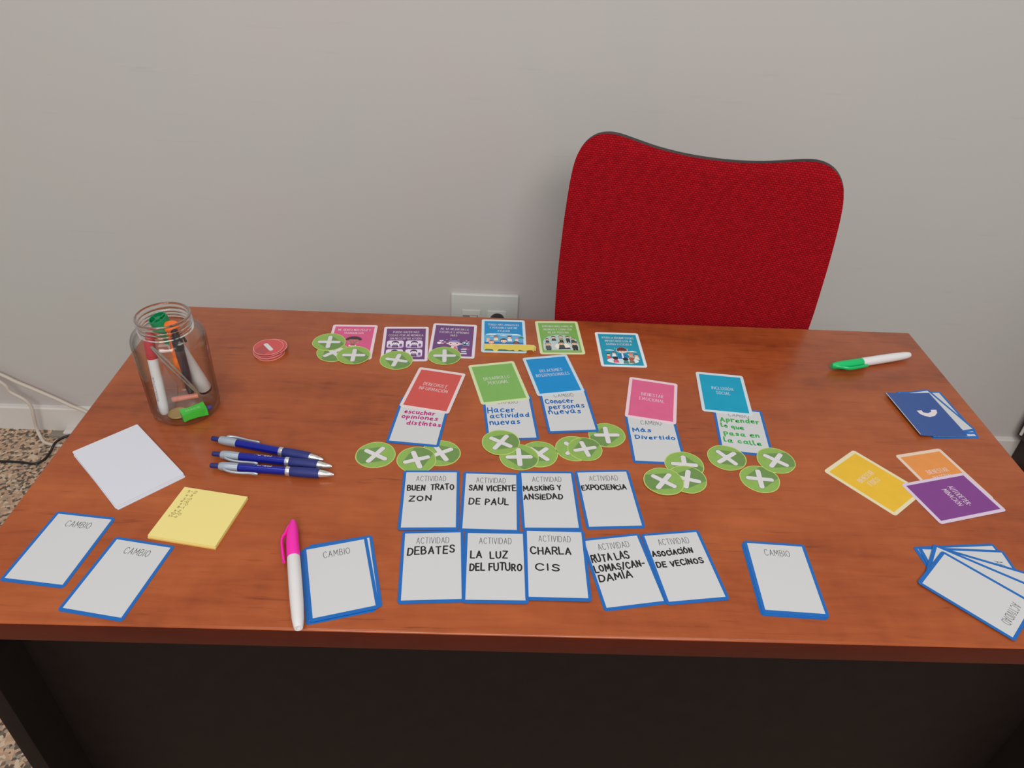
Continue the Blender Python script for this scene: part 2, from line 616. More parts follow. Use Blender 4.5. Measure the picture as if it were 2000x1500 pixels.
LOWER = {
    'a': "~.44,.9 .2,1 .02,.6 .1,.08 .34,.2 .45,.9|~.45,.95 .44,.2 .58,.02", 'c': "~.46,.88 .24,1 .04,.7 .06,.2 .28,0 .5,.14",
    'd': "~.42,.8 .18,.95 .02,.5 .16,.02 .38,.2 .46,.7|.5,1.65 .46,.1 .56,0", 'e': "~.06,.5 .42,.6 .38,.95 .14,.95 .02,.5 .16,.04 .48,.12",
    'g': "~.42,.9 .18,1 .03,.6 .16,.14 .4,.4 .44,.95|~.44,.95 .44,-.3 .24,-.6 .04,-.42", 'h': "0,1.6 .02,0|~.02,.6 .22,1 .42,.8 .44,0",
    'i': "0,.95 .02,0|.02,1.3 .05,1.36", 'l': "~0,1.65 .0,.3 .12,0 .2,.06", 'n': "0,1 .02,0|~.02,.62 .22,1 .4,.82 .44,.04",
    'o': "~.24,1 .04,.8 .02,.3 .22,0 .42,.22 .44,.72 .24,1", 'p': "0,.95 .02,-.65|~.01,.7 .22,1.02 .45,.7 .34,.22 .04,.2",
    'q': "~.42,.85 .18,1 .02,.55 .16,.1 .4,.3|.45,1 .44,-.6", 'r': "0,1 .04,0|~.03,.55 .16,.88 .4,.94",
    's': "~.4,.88 .2,1 .06,.78 .22,.52 .38,.3 .24,.02 .0,.1", 't': "~.16,1.5 .14,.3 .22,.0 .38,.1|0,.98 .38,1.02",
    'u': "~0,1 .04,.2 .2,.0 .4,.3 .44,1|.44,.9 .48,.04", 'v': "0,1 .2,0 .42,1", 'y': "0,1 .2,.1|.44,1 .1,-.6", 'z': "0,1 .4,1 0,0 .42,0",
    'b': "0,1.6 .02,.05|~.02,.6 .24,.9 .44,.5 .28,.04 .02,.1",
}
ACC = {'Á': 'A', 'É': 'E', 'Í': 'I', 'Ó': 'O', 'Ú': 'U', 'á': 'a', 'ó': 'o'}


def glyph(ch):
    """list of strokes, advance width"""
    if ch == ' ':
        return [], 0.42
    base = ACC.get(ch, ch)
    low = base in LOWER and base not in GLYPHS
    src = GLYPHS.get(base) or LOWER.get(base)
    if base == 'i':
        src, low = GLYPHS['i_'] if glyph.caps else LOWER['i'], not glyph.caps
    k = XH if low else 1.0
    st = []
    for s in src.split('|'):
        sm = s.startswith('~')
        p = [tuple(float(v) for v in q.split(',')) for q in s.lstrip('~').split()]
        p = [(x * (0.9 if low else 1), y * k) for x, y in p]
        st.append(catmull(p, 4) if sm else p)
    w = max(x for s in st for x, y in s)
    if ch in ACC:
        top = 1.14 if not low else XH * 1.22
        st.append([(w * 0.42, top), (w * 0.62, top + 0.16)])
    return st, w


glyph.caps = False


def set_text(mb, text, x0, x1, y0, y1, height, width, z, gap=0.17, jitter=0.0, fmap=None, skew=0.0):
    """lettering whose base line runs from (x0, y0) to (x1, y1)"""
    glyph.caps = sum(c.isupper() for c in text) > 2
    lay, x = [], 0.0
    for ch in text:
        st, w = glyph(ch)
        lay.append((st, x, w))
        x += w + (gap if st else 0)
    total = x - gap
    sx = (x1 - x0) / total
    sl = (y1 - y0) / (x1 - x0)
    for st, gx, w in lay:
        dy = random.uniform(-1, 1) * jitter * 0.08
        sc = 1 + random.uniform(-1, 1) * jitter * 0.09
        rot = random.uniform(-1, 1) * jitter * 0.07
        for s in st:
            pts = []
            for px, py in s:
                lx, ly = (px - w / 2) * sc, py * sc + dy
                lx, ly = lx - ly * rot + w / 2 + gx, ly + (px - w / 2) * rot
                X = x0 + lx * sx + ly * height * skew
                pts.append((X, y0 + (X - x0) * sl + ly * height))
            mb.ribbon(pts, width, z, fmap)


# ------------------------------------------------------------------ the room
b = MB().use(M['wall'])
b.box((-4.0, WY, 0), (4.0, WY + 0.12, 2.8))
structure(b.build('wall_back'))
b = MB().use(M['granite'])
b.box((-4.0, -3.5, -0.05), (4.0, WY + 0.12, 0))
structure(b.build('floor'))
b = MB().use(M['baseboard'])
yb0 = WY - 0.013
b.add([(-4, yb0, 0), (4, yb0, 0), (-4, yb0, 0.072), (4, yb0, 0.072), (-4, yb0 + 0.003, 0.0755), (4, yb0 + 0.003, 0.0755), (-4, WY, 0.077), (4, WY, 0.077), (-4, WY, 0), (4, WY, 0)],
      [(0, 1, 3, 2), (2, 3, 5, 4), (4, 5, 7, 6), (0, 2, 4, 6, 8), (1, 9, 7, 5, 3), (8, 6, 7, 9)])
structure(b.build('baseboard_back'))

# ------------------------------------------------------------------ desk
DX, DY0, DY1 = 0.6015, -0.2984, 0.2984
desk = thing('office_desk', 'office desk with cherry wood top and dark brown panels under the cards', 'desk', (0, 0, 0))


def bevel_box(a, c, bev, seg=4):
    bm = bmesh.new()
    bmesh.ops.create_cube(bm, size=1.0)
    for v in bm.verts:
        v.co = Vector([a[i] + (v.co[i] + 0.5) * (c[i] - a[i]) for i in range(3)])
    bmesh.ops.bevel(bm, geom=list(bm.edges), offset=bev, segments=seg, profile=0.5, affect='EDGES')
    return bm


def bm_build(bm, name, mats, parent=None, smooth=0.6, label=None):
    me = bpy.data.meshes.new(name)
    bm.to_mesh(me)
    bm.free()
    for m in mats:
        me.materials.append(m)
    if smooth:
        me.polygons.foreach_set('use_smooth', [True] * len(me.polygons))
        me.set_sharp_from_angle(angle=smooth)
    return link(name, me, parent, label)


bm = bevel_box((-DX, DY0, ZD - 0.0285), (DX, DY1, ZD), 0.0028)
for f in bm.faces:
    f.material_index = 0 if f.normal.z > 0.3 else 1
bm_build(bm, 'desktop', [M['wood'], M['wood_edge_shaded']], desk, 0.9, 'cherry wood desktop with shade painted into its edge colour')
for s in (-1, 1):
    x0, x1 = sorted((s * 0.598, s * 0.578))
    bm_build(bevel_box((x0, DY0 + 0.003, 0.0), (x1, DY1 - 0.003, ZD - 0.0287), 0.001, 2), 'side_panel', [M['dark_board']], desk)
bm_build(bevel_box((-0.5778, -0.2465, 0.06), (0.5778, -0.2285, ZD - 0.0287), 0.001, 2), 'modesty_panel', [M['dark_board']], desk)

# ------------------------------------------------------------------ chair behind the desk
YAW = math.radians(17.5)
cx0, cy0 = 0.27 - 0.013 * math.cos(YAW), 0.45 + 0.013 * math.sin(YAW)
chair = thing('office_chair', 'red mesh back office chair standing between the desk and the wall', 'chair', (cx0, cy0, 0), -YAW)
prof = [(-0.165, 0.13), (-0.158, 0.165), (-0.14, 0.19), (-0.10, 0.212), (-0.05, 0.222), (0.0, 0.2275), (0.05, 0.2305), (0.10, 0.2335), (0.17, 0.2350), (0.22, 0.2345), (0.265, 0.2325), (0.295, 0.2285),
        (0.315, 0.2215), (0.330, 0.2105), (0.3395, 0.1965), (0.3435, 0.180), (0.3425, 0.160), (0.336, 0.128), (0.3285, 0.090), (0.3235, 0.045)]
right = [(u, v) for v, u in prof] + [(0.0, 0.322)]
outl = right + [(-u, v) for u, v in reversed(right[:-1])]
outl = catmull(outl + [outl[0]], 3)[:-1]


def back_depth(u, v):
    d = 0.026 * (1 - (u / 0.235) ** 2)
    d += 0.45 * max(0.0, v - 0.285) ** 1.6
    d -= 0.012 * math.exp(-((v - 0.02) / 0.10) ** 2)
    return d


def shell(mb, outline, off, thick, rings=16, cv=(0.0, 0.1)):
    n = len(outline)
    vs_, fs = [], []
    for k in range(rings + 1):
        t = 1 - k / rings
        for u, v in outline:
            uu, vv = cv[0] + (u - cv[0]) * t, cv[1] + (v - cv[1]) * t
            vs_.append((uu, back_depth(uu, vv) + off + (0.004 if k == 0 else 0.0), vv))
    for k in range(rings):
        for i in range(n):
            j = (i + 1) % n
            fs.append((k * n + i, (k + 1) * n + i, (k + 1) * n + j, k * n + j))
    m0 = len(vs_)
    for k in range(rings + 1):
        t = 1 - k / rings
        for u, v in outline:
            uu, vv = cv[0] + (u - cv[0]) * t * 0.997, cv[1] + (v - cv[1]) * t * 0.997
            vs_.append((uu, back_depth(uu, vv) + off + thick, vv))
    for i in range(n):
        j = (i + 1) % n
        fs.append((i, j, m0 + j, m0 + i))
    for k in range(rings):
        for i in range(n):
            j = (i + 1) % n
            fs.append((m0 + k * n + i, m0 + k * n + j, m0 + (k + 1) * n + j, m0 + (k + 1) * n + i))
    mb.add(vs_, fs)


b = MB().use(M['fabric'])
shell(b, outl, 0.0, 0.012)
o = b.build('backrest', chair, 1.0, 'red woven mesh backrest')
o.location, o.rotation_euler = (0, 0, 0.62), (math.radians(-10), 0, 0)
b = MB().use(M['chair_frame'])
shell(b, [(u * 1.004, v + (0.0022 if v > 0.3 else 0)) for u, v in outl], 0.0135, 0.014)
o2 = b.build('backrest_shell', chair, 1.0, 'dark grey plastic rim and rear shell of the backrest')
o2.location, o2.rotation_euler = (0, 0, 0.62), (math.radians(-10), 0, 0)
b = MB().use(M['chair_frame'])
b.tube([(0, 0.055, 0.60), (0, 0.05, 0.48), (0, 0.02, 0.425), (0, -0.10, 0.415), (0, -0.22, 0.415)], 0.022, 10)
b.build('back_support', chair, 0.8)
bm_build(bevel_box((-0.235, -0.47, 0.425), (0.235, -0.035, 0.485), 0.022, 4), 'seat', [M['fabric']], chair, 0.8)
b = MB().use(M['chair_frame'])
b.lathe([(0.03, 0.075), (0.03, 0.22), (0.018, 0.22), (0.018, 0.415), (0.07, 0.415), (0.07, 0.424)], 20, 'z', (0, -0.22, 0))
b.build('gas_column', chair, 0.6)
for i in range(5):
    a = math.radians(72 * i + 18)
    e = (0.27 * math.cos(a), -0.22 + 0.27 * math.sin(a))
    b = MB().use(M['chair_frame'])
    b.tube([(0.02 * math.cos(a), -0.22 + 0.02 * math.sin(a), 0.10), (e[0] * 0.6, -0.22 + (e[1] + 0.22) * 0.6, 0.09), (e[0], e[1], 0.065)], [0.024, 0.02, 0.014], 10)
    leg = b.build('base_leg', chair, 0.8)
    b = MB().use(M['bplastic'])
    b.lathe([(0.018, -0.011), (0.0255, -0.008), (0.0255, 0.008), (0.018, 0.011)], 18, 'x', (0, 0, 0))
    w = b.build('caster', leg, 0.6)
    w.location, w.rotation_euler = (e[0], e[1], 0.0255), (0, 0, a + 0.7)

# ------------------------------------------------------------------ wall outlet, plug, cables, floor duct, cabinet
out = thing('wall_outlet', 'white double wall outlet plate on the wall behind the desk', 'outlet', (-0.1032, WY, 0.4275))
bm_build(bevel_box((-0.0825, -0.012, -0.046), (0.0825, 0.0, 0.045), 0.003, 3), 'cover_plate', [M['socket_white']], out)
bm_build(bevel_box((-0.055, -0.0148, -0.042), (-0.0105, -0.0115, 0.0022), 0.0008, 2), 'data_module', [M['socket_white']], out)
b = MB().use(M['socket_grey'])
b.box((-0.0535, -0.0152, -0.024), (-0.036, -0.0147, -0.011))
b.box((-0.034, -0.0152, -0.0125), (-0.017, -0.0147, -0.0112))
b.box((-0.0185, -0.0152, -0.030), (-0.0165, -0.0147, -0.011))
b.build('data_port', out)
bm_build(bevel_box((0.008, -0.0148, -0.042), (0.0535, -0.0115, 0.0022), 0.0008, 2), 'socket_module', [M['socket_white']], out)
pl = thing('power_plug', 'black round power plug in the right socket of the wall outlet', 'plug', (-0.0710, WY - 0.0152, 0.4065))
b = MB().use(M['rubber_black'])
b.lathe([(0.0182, 0.0), (0.0182, 0.014), (0.0165, 0.020), (0.010, 0.025), (0.0, 0.026)], 26, 'z')
h = b.build('plug_body', pl, 0.6)
h.rotation_euler = (PI / 2, 0, 0)
b = MB().use(M['rubber_black'])
b.tube(catmull([(0.0, -0.024, 0.0), (0.012, -0.032, -0.001), (0.03, -0.034, -0.02), (0.035, -0.03, -0.09), (0.03, -0.02, -0.25), (0.04, -0.05, -0.40)], 5), [0.0065] * 6 + [0.0035] * 20, 10)
b.build('cord', pl, 0.8)

b = MB().use(M['cable_white'])
b.tube(catmull([(-1.62, WY - 0.022, 0.36), (-1.48, WY - 0.022, 0.262), (-1.357, WY - 0.0215, 0.191), (-1.325, WY - 0.0215, 0.169), (-1.292, WY - 0.0215, 0.150), (-1.236, WY - 0.0215, 0.116), (-1.202, WY - 0.0215, 0.093),
                (-1.165, WY - 0.0215, 0.072), (-1.12, WY - 0.03, 0.035), (-1.05, WY - 0.06, 0.006), (-0.9, WY - 0.10, 0.006)], 4), 0.0048, 10)
tag(b.build('white_cable', None, 0.9), 'upper cream cable running down along the wall toward the desk corner', 'cable', 'cream cables at the left wall')
b = MB().use(M['cable_white'])
b.tube(catmull([(-1.60, 0.83, 0.33), (-1.45, 0.826, 0.255), (-1.349, 0.825, 0.182), (-1.334, 0.825, 0.150), (-1.304, 0.825, 0.124), (-1.295, 0.824, 0.098), (-1.299, 0.823, 0.067), (-1.306, 0.826, 0.030),
                (-1.298, 0.816, 0.0085), (-1.279, 0.797, 0.005), (-1.256, 0.788, 0.005), (-1.225, 0.784, 0.005), (-1.1, 0.79, 0.005), (-0.95, 0.72, 0.005)], 5), 0.0044, 10)
tag(b.build('white_cable', None, 0.9), 'lower cream cable dropping over the baseboard onto the granite floor', 'cable', 'cream cables at the left wall')
b = MB().use(M['rubber_black'])
b.tube(catmull([(-1.6, 0.71, 0.0035), (-1.42, 0.715, 0.0035), (-1.353, 0.717, 0.0035), (-1.30, 0.716, 0.0035), (-1.262, 0.712, 0.0035), (-1.245, 0.730, 0.0035), (-1.244, 0.760, 0.004), (-1.240, 0.776, 0.0145), (-1.236, 0.795, 0.0150),
                (-1.215, 0.812, 0.018), (-1.17, 0.822, 0.018), (-1.08, 0.815, 0.010), (-0.98, 0.81, 0.0035)], 4), 0.0032, 8)
tag(b.build('black_cable', None, 0.9), 'thin black cable bending over the granite floor at the left', 'cable')
du = thing('cable_duct', 'low grey floor cable cover against the baseboard beside the desk', 'cable cover', (-1.25, 0.845, 0))
bm_build(bevel_box((-0.03, -0.024, 0.0), (0.30, 0.0, 0.006), 0.001, 2), 'duct_base', [M['duct_grey']], du)
bm_build(bevel_box((0.006, -0.0155, 0.0), (0.30, 0.0085, 0.012), 0.002, 2), 'duct_lid', [M['baseboard']], du, 0.6, 'white cover strip')

cb = thing('storage_cabinet', 'dark brown cabinet against the wall at the right picture edge', 'cabinet', (1.385, 0.70, 0))
bm_build(bevel_box((0.020, -0.20, 0.0), (0.45, 0.1515, 0.099), 0.002, 2), 'plinth', [M['cabinet']], cb)
bm_build(bevel_box((0.0, -0.21, 0.099 + 0.0003), (0.45, 0.1515, 0.62), 0.002, 2), 'carcass', [M['cabinet']], cb)
b = MB().use(M['socket_white'])
b.tube([(-0.004, 0.135, 0.099 + 0.012), (-0.004, 0.135, 0.099 + 0.05), (-0.004, 0.135, 0.099 + 0.16)], 0.0040, 10)
b.build('handle', cb, 0.6, 'pale upright handle strip')

# ------------------------------------------------------------------ cards
CARDS = {
    'siento': (-0.2929, 0.2108, 0.0414, 0.00000),
    'puedo': (-0.2122, 0.2104, 0.0678, 0.00000),
    'meva': (-0.1405, 0.2241, -0.0073, 0.00000),
    'tengo': (-0.0636, 0.2427, 0.0192, 0.00000),
    'aprendo': (0.0233, 0.2442, 0.0584, 0.00000),
    'ayudo': (0.1151, 0.2159, 0.0132, 0.00000),
    'escuchar': (-0.1725, 0.0241, -0.0926, 0.00042),
    'hacer': (-0.0541, 0.0396, 0.1000, 0.00000),
    'conocer': (0.0243, 0.0590, 0.1061, 0.00042),
    'mas': (0.1340, 0.0036, -0.0154, 0.00000),
    'aprender': (0.2547, 0.0269, -0.1091, 0.00000),
    'derechos': (-0.1599, 0.0943, -0.1927, 0.00084),
    'desarrollo': (-0.0705, 0.1182, 0.2367, 0.00042),
    'relaciones': (0.0079, 0.1412, 0.2109, 0.00084),
    'emocional': (0.1440, 0.0885, -0.2009, 0.00042),
    'inclusion': (0.2492, 0.1103, -0.1045, 0.00042),
    'masking': (-0.0084, -0.1133, 0.0336, 0.00000),
    'vicente': (-0.0765, -0.1183, 0.0002, 0.00000),
    'buen': (-0.1461, -0.1191, 0.0447, 0.00084),
    'expo': (0.0619, -0.1082, 0.0730, 0.00000),
    'debates': (-0.1354, -0.2158, 0.0661, 0.00042),
    'luz': (-0.0692, -0.2144, 0.0169, 0.00084),
    'ruta': (0.0652, -0.2151, 0.1726, 0.00000),
    'charla': (-0.0049, -0.2095, 0.0022, 0.00126),
    'asoc': (0.1314, -0.2068, 0.1348, 0.00042),
    'L_c': (-0.2306, -0.2377, 0.2792, 0.00000),
    'L_b': (-0.2244, -0.2316, 0.2554, 0.00042),
    'L_top': (-0.2281, -0.2349, 0.2852, 0.00084),
    'R_b': (0.2339, -0.2217, -0.0463, 0.00000),
    'R_c': (0.2354, -0.2210, -0.0449, 0.00042),
    'cambioR': (0.2366, -0.2192, -0.0532, 0.00084),
    'B_d': (0.5409, 0.0734, 0.0736, 0.00000),
    'B_c': (0.5420, 0.0822, 0.0543, 0.00042),
    'B_b': (0.5360, 0.0815, 0.2508, 0.00084),
    'B_top': (0.5240, 0.0756, 0.0828, 0.00126),
    'F_a': (0.4475, -0.1997, -1.4839, 0.00000),
    'F_b': (0.4493, -0.2051, -1.5895, 0.00042),
    'F_c': (0.4513, -0.2167, -1.9660, 0.00084),
    'F_d': (0.4426, -0.2212, -2.1741, 0.00126),
    'F_top': (0.4350, -0.2344, -2.3867, 0.00168),
    'cambioL1': (-0.5238, -0.2061, -0.1095, 0.00000),
    'cambioL2': (-0.4485, -0.2416, -0.1596, 0.00000),
    'fisico': (0.3949, -0.0645, 0.6667, 0.00000),
    'material': (0.4889, -0.0515, 0.2504, 0.00000),
    'autodet': (0.4826, -0.0889, -1.3039, 0.00042),
}
HANDWRITING = {
    'buen': [('BUEN  TRATO', [-26.7, 14.0], [26.9, 15.9], 8.4), ('ZON', [-23.8, -3.1], [1.0, -1.6], 8.2)],
    'vicente': [('SAN VICENTE', [-25.5, 16.1], [29.4, 17.4], 8.9), ('DE PAUL', [-24.5, -6.4], [20.7, -5.2], 9.9)],
    'masking': [('MASKiNG Y', [-28.5, 14.4], [15.8, 15.8], 7.7), ('ANSiEDAD', [-29.1, -0.3], [16.2, 1.1], 7.9)],
    'expo': [('EXPOCiENCiA', [-28.9, 14.6], [24.1, 14.0], 7.7)],
    'debates': [('DEBATES', [-26.5, 13.8], [23.1, 16.5], 10.2)],
    'luz': [('LA  LUZ', [-26.1, 9.6], [12.4, 10.3], 9.0), ('DEL FUTURO', [-26.7, -7.3], [27.4, -5.8], 9.0)],
    'charla': [('CHARLA', [-26.3, 12.2], [16.4, 13.2], 9.1), ('CIS', [-22.4, -9.4], [2.8, -10.2], 9.1)],
    'ruta': [('RUTA LAS', [-28.9, 13.8], [12.2, 15.5], 9.6), ('LOMAS/CAN-', [-29.0, 1.0], [25.6, 2.6], 8.3), ('DAMÍA', [-28.0, -12.2], [7.4, -10.7], 8.1)],
    'asoc': [('ASOCiACiÓN', [-28.8, 14.8], [16.2, 16.8], 6.7), ('DE VECiNOS', [-28.5, 0.1], [23.3, 1.1], 6.9)],
    'escuchar': [('escuchar', [-22.7, 13.8], [17.5, 14.3], 5.3), ('opiniones', [-24.1, 3.2], [22.6, 4.3], 5.2), ('distintas', [-15.1, -8.7], [29.0, -7.9], 5.1)],
    'hacer': [('Hacer', [-28.0, 9.8], [7.6, 11.0], 7.6), ('actividad', [-25.8, -1.4], [26.1, -0.5], 5.9), ('nuevas', [-27.0, -16.4], [12.1, -15.1], 7.0)],
    'conocer': [('Conocer', [-27.5, 15.2], [11.0, 15.6], 6.5), ('personas', [-24.5, 2.4], [23.9, 4.5], 6.8), ('nuevas', [-26.2, -8.7], [16.7, -7.6], 6.7)],
    'mas': [('Más', [-25.9, 12.9], [-2.8, 14.0], 5.1), ('Divertido', [-24.3, -1.0], [26.7, 0.3], 4.8)],
    'aprender': [('Aprender', [-26.2, 15.9], [25.6, 18.2], 6.2), ('lo que', [-26.1, 4.6], [2.5, 2.0], 4.9), ('pasa en', [-24.2, -12.2], [20.7, -12.0], 5.6), ('la calle', [-26.1, -26.8], [21.0, -28.0], 5.5)],
}
T_CARD = 0.0004
CW, CH = 0.0673, 0.0965
mb = MB().use(M['blue'])
mb.prism(rrect(CW, CH, 0.0035), 0, T_CARD)
BLUE_SHEET = mb.mesh('card_sheet')
mb = MB().use(M['blue_back'])
mb.prism(rrect(CW, CH, 0.0035), 0, T_CARD)
BACK_SHEET = mb.mesh('card_sheet')
mb = MB().use(M['white'])
mb.prism(shift([(0.0302, 0.0446), (-0.0302, 0.0446), (-0.0302, -0.0446), (0.0302, -0.0446)], 0, 0.0004), T_CARD - 0.0001, T_CARD + 0.00003)
WHITE_PANEL = mb.mesh('writing_panel')
Z_INK = T_CARD + 0.00006


def title_mesh(text, half, y, h):
    m_ = MB().use(M['ink_grey'])
    set_text(m_, text, -half, half, y, y, h, 0.00052, Z_INK, 0.27)
    return m_.mesh('printed_title')


TITLE = {'ACTIVIDAD': title_mesh('ACTIVIDAD', 0.0174, 0.0300, 0.0084), 'CAMBIO': title_mesh('CAMBIO', 0.0136, 0.0290, 0.0083)}
for t in TITLE.values():
    pass


def writing_card(key, name, title, label, cat, group, ink=None, width=0.0013):
    x, y, a, z = CARDS[key]
    r = thing(name, label, cat, (x, y, ZD + z), a, group)
    link('card_sheet', BLUE_SHEET, r)
    link('writing_panel', WHITE_PANEL, r, 'white writing panel')
    if title:
        link('printed_title', TITLE[title], r, 'thin grey printed word ' + title)
    if ink:
        m_ = MB().use(M[ink])
        for k, (txt, p0, p1, hh) in enumerate(HANDWRITING[key]):
            lowc = sum(c.isupper() for c in txt) <= 2
            cap = hh / XH if lowc else hh
            set_text(m_, txt, p0[0] / 1000, p1[0] / 1000, p0[1] / 1000, p1[1] / 1000, cap / 1000 * (0.92 if lowc else 1), width, Z_INK + 0.00002, 0.27, 1.0)
        m_.build('handwriting', r, None, {'ink_black': 'black', 'ink_blue': 'blue', 'ink_pink': 'pink', 'ink_green': 'green'}[ink] + ' marker handwriting')
    return r


GA = 'activity cards laid out in two rows'
for key, lab in (
        ('buen', 'white activity card reading BUEN TRATO ZON, left end of the back row'),
        ('vicente', 'white activity card with black writing, second from left in the back row'),
        ('masking', 'white activity card reading MASKING Y ANSIEDAD, third in the back row'),
        ('expo', 'white activity card reading EXPOCIENCIA, right end of the back row'),
        ('debates', 'white activity card reading DEBATES, left end of the front row'),
        ('luz', 'white activity card reading LA LUZ DEL FUTURO in the front row'),
        ('charla', 'white activity card reading CHARLA CIS, third in the front row'),
        ('ruta', 'tilted white activity card reading RUTA LAS LOMAS in the front row'),
        ('asoc', 'white activity card reading ASOCIACION DE VECINOS, right end of the front row')):
    writing_card(key, 'activity_card', 'ACTIVIDAD', lab, 'card', GA, 'ink_black', 0.0017)
GC = 'change cards tucked under coloured cards'
for key, ink, lab in (
        ('escuchar', 'ink_pink', 'white change card with pink handwriting under the red card'),
        ('hacer', 'ink_blue', 'white change card with blue handwriting under the plain green card'),
        ('conocer', 'ink_blue', 'white change card with blue handwriting under the plain blue card'),
        ('mas', 'ink_blue', 'white change card with blue handwriting under the plain pink card'),
        ('aprender', 'ink_green', 'white change card with green handwriting under the turquoise card')):
    writing_card(key, 'change_card', 'CAMBIO', lab, 'card', GC, ink, 0.0017 if ink != 'ink_green' else 0.0020)
writing_card('cambioL1', 'change_card', 'CAMBIO', 'blank blue bordered change card lying nearest the left end of the desk', 'card', 'blank change cards')
writing_card('cambioL2', 'change_card', 'CAMBIO', 'blank blue bordered change card lying alone in front of the yellow pad', 'card', 'blank change cards')
GL = 'change cards stacked beside the pink marker'
writing_card('L_c', 'change_card', 'CAMBIO', 'blue bordered card at the bottom of the stack beside the pink marker', 'card', GL)
writing_card('L_b', 'change_card', 'CAMBIO', 'blue bordered card sticking out right in the middle of the stack beside the pink marker', 'card', GL)
writing_card('L_top', 'change_card', 'CAMBIO', 'blank change card on top of the stack beside the pink marker', 'card', GL)
GR = 'change cards stacked alone at the front right'
writing_card('R_b', 'change_card', 'CAMBIO', 'blue bordered card at the bottom of the neat stack right of the activity cards', 'card', GR)
writing_card('R_c', 'change_card', 'CAMBIO', 'blue bordered card in the middle of the neat stack right of the activity cards', 'card', GR)
writing_card('cambioR', 'change_card', 'CAMBIO', 'blank change card on top of the neat stack right of the activity cards', 'card', GR)
GF = 'activity cards fanned at the front right corner'
for key, lab in (('F_a', 'lowest and rearmost card of the fan at the front right corner'), ('F_b', 'second lowest card of the fan, one title letter A showing'),
                 ('F_c', 'middle card of the fan at the front right corner'), ('F_d', 'second card from the top of the fan at the front right corner'),
                 ('F_top', 'blank activity card on top of the fan at the front right corner')):
    writing_card(key, 'activity_card', None if key in ('F_c', 'F_d') else 'ACTIVIDAD', lab, 'card', GF)
GB = 'blue backed cards stacked near the right desk edge'
writing_card('B_d', 'change_card', None, 'blue bordered card at the bottom of the pile near the right desk edge', 'card', GB)
writing_card('B_c', 'change_card', None, 'blue bordered card second from the bottom of the pile near the right desk edge', 'card', GB)
writing_card('B_b', 'change_card', None, 'turned blue bordered card just under the plain blue card near the right desk edge', 'card', GB)
x, y, a, z = CARDS['B_top']
r = thing('face_down_card', 'plain blue face down card with a white curved logo on the right pile', 'card', (x, y, ZD + z + 0.0001), a, GB)
# the sheet is slightly bowed: its left edge lifts off the pile
b = MB().use(M['blue_back'])
for layer, zz in ((0, 0.0), (1, 0.0004)):
    nx, ny = 14, 2
    pts = []
    for j in range(ny + 1):
        for i in range(nx + 1):
            u = -CW / 2 + CW * i / nx
            pts.append((u, -CH / 2 + CH * j / ny, zz + 1.7 * max(0.0, -u + 0.004) ** 2))
    fs = []
    for j in range(ny):
        for i in range(nx):
            q = (j * (nx + 1) + i, j * (nx + 1) + i + 1, (j + 1) * (nx + 1) + i + 1, (j + 1) * (nx + 1) + i)
            fs.append(q if layer else tuple(reversed(q)))
    b.add(pts, fs)
b.use(M['white'])
xs = (-CW / 2, -CW / 2 + 0.0009)
hz = [1.7 * max(0.0, -u + 0.004) ** 2 + 0.00042 for u in xs]
b.add([(xs[0] - 0.0001, -CH / 2 + 0.002, 0.0023), (xs[0] - 0.0001, CH / 2 - 0.001, 0.0023), (xs[0] - 0.0001, CH / 2 - 0.001, hz[0]), (xs[0] - 0.0001, -CH / 2 + 0.002, hz[0]),
       (xs[1], CH / 2 - 0.001, hz[1]), (xs[1], -CH / 2 + 0.002, hz[1])], [(0, 3, 2, 1), (3, 5, 4, 2)])
b.build('card_sheet', r, 0.6)
b = MB().use(M['title_white'])
logo = [(-0.0085, 0.0071), (-0.0005, 0.0078), (-0.0009, 0.0032), (0.0049, 0.0014), (0.0112, 0.0038), (0.0136, 0.0086), (0.0216, 0.0086), (0.0191, 0.0017), (0.0118, -0.005), (0.003, -0.0073), (-0.0031, -0.0048), (-0.0075, -0.0006)]
b.add([(px, py, 0.0005 + 1.7 * max(0.0, -px + 0.004) ** 2 + 0.00008) for px, py in logo], [(0, 1, 2, 11), (2, 10, 11), (2, 3, 9, 10), (3, 8, 9), (3, 4, 7, 8), (4, 5, 6, 7)])
b.build('curved_logo', r, None, 'white open ring logo')

# coloured category cards and illustrated cards
KW, KH = 0.0688, 0.0957


def colour_card(key, name, label, group, face, border, lines, lay):
    x, y, a, z = CARDS[key]
    r = thing(name, label, 'card', (x, y, ZD + z), a, group)
    b_ = MB().use(mat(key + '_border', rgb(*border, K), 0.22, 0.45))
    b_.prism(rrect(KW, KH, 0.0038), 0, T_CARD)
    b_.build('card_sheet', r)
    b_ = MB().use(speckle(mat(key + '_face', rgb(*face, K), 0.16, 0.28), 50, 0.03))
    b_.prism(shift([(0.0300, 0.0430), (-0.0300, 0.0430), (-0.0300, -0.0430), (0.0300, -0.0430)], 0, -0.0004), T_CARD - 0.0001, T_CARD + 0.00003)
    b_.build('coloured_panel', r, None, 'coloured centre panel')
    b_ = MB().use(M['title_white'])
    for txt, half, yy, hh in lines:
        set_text(b_, txt, -half, half, yy, yy, hh, lay, Z_INK, 0.26)
    b_.build('printed_title', r, None, 'white printed words')
    return r


def two(t1, h1, t2, h2):
    return [(t1, h1, 0.0070, 0.0068), (t2, h2, -0.0040, 0.0068)]


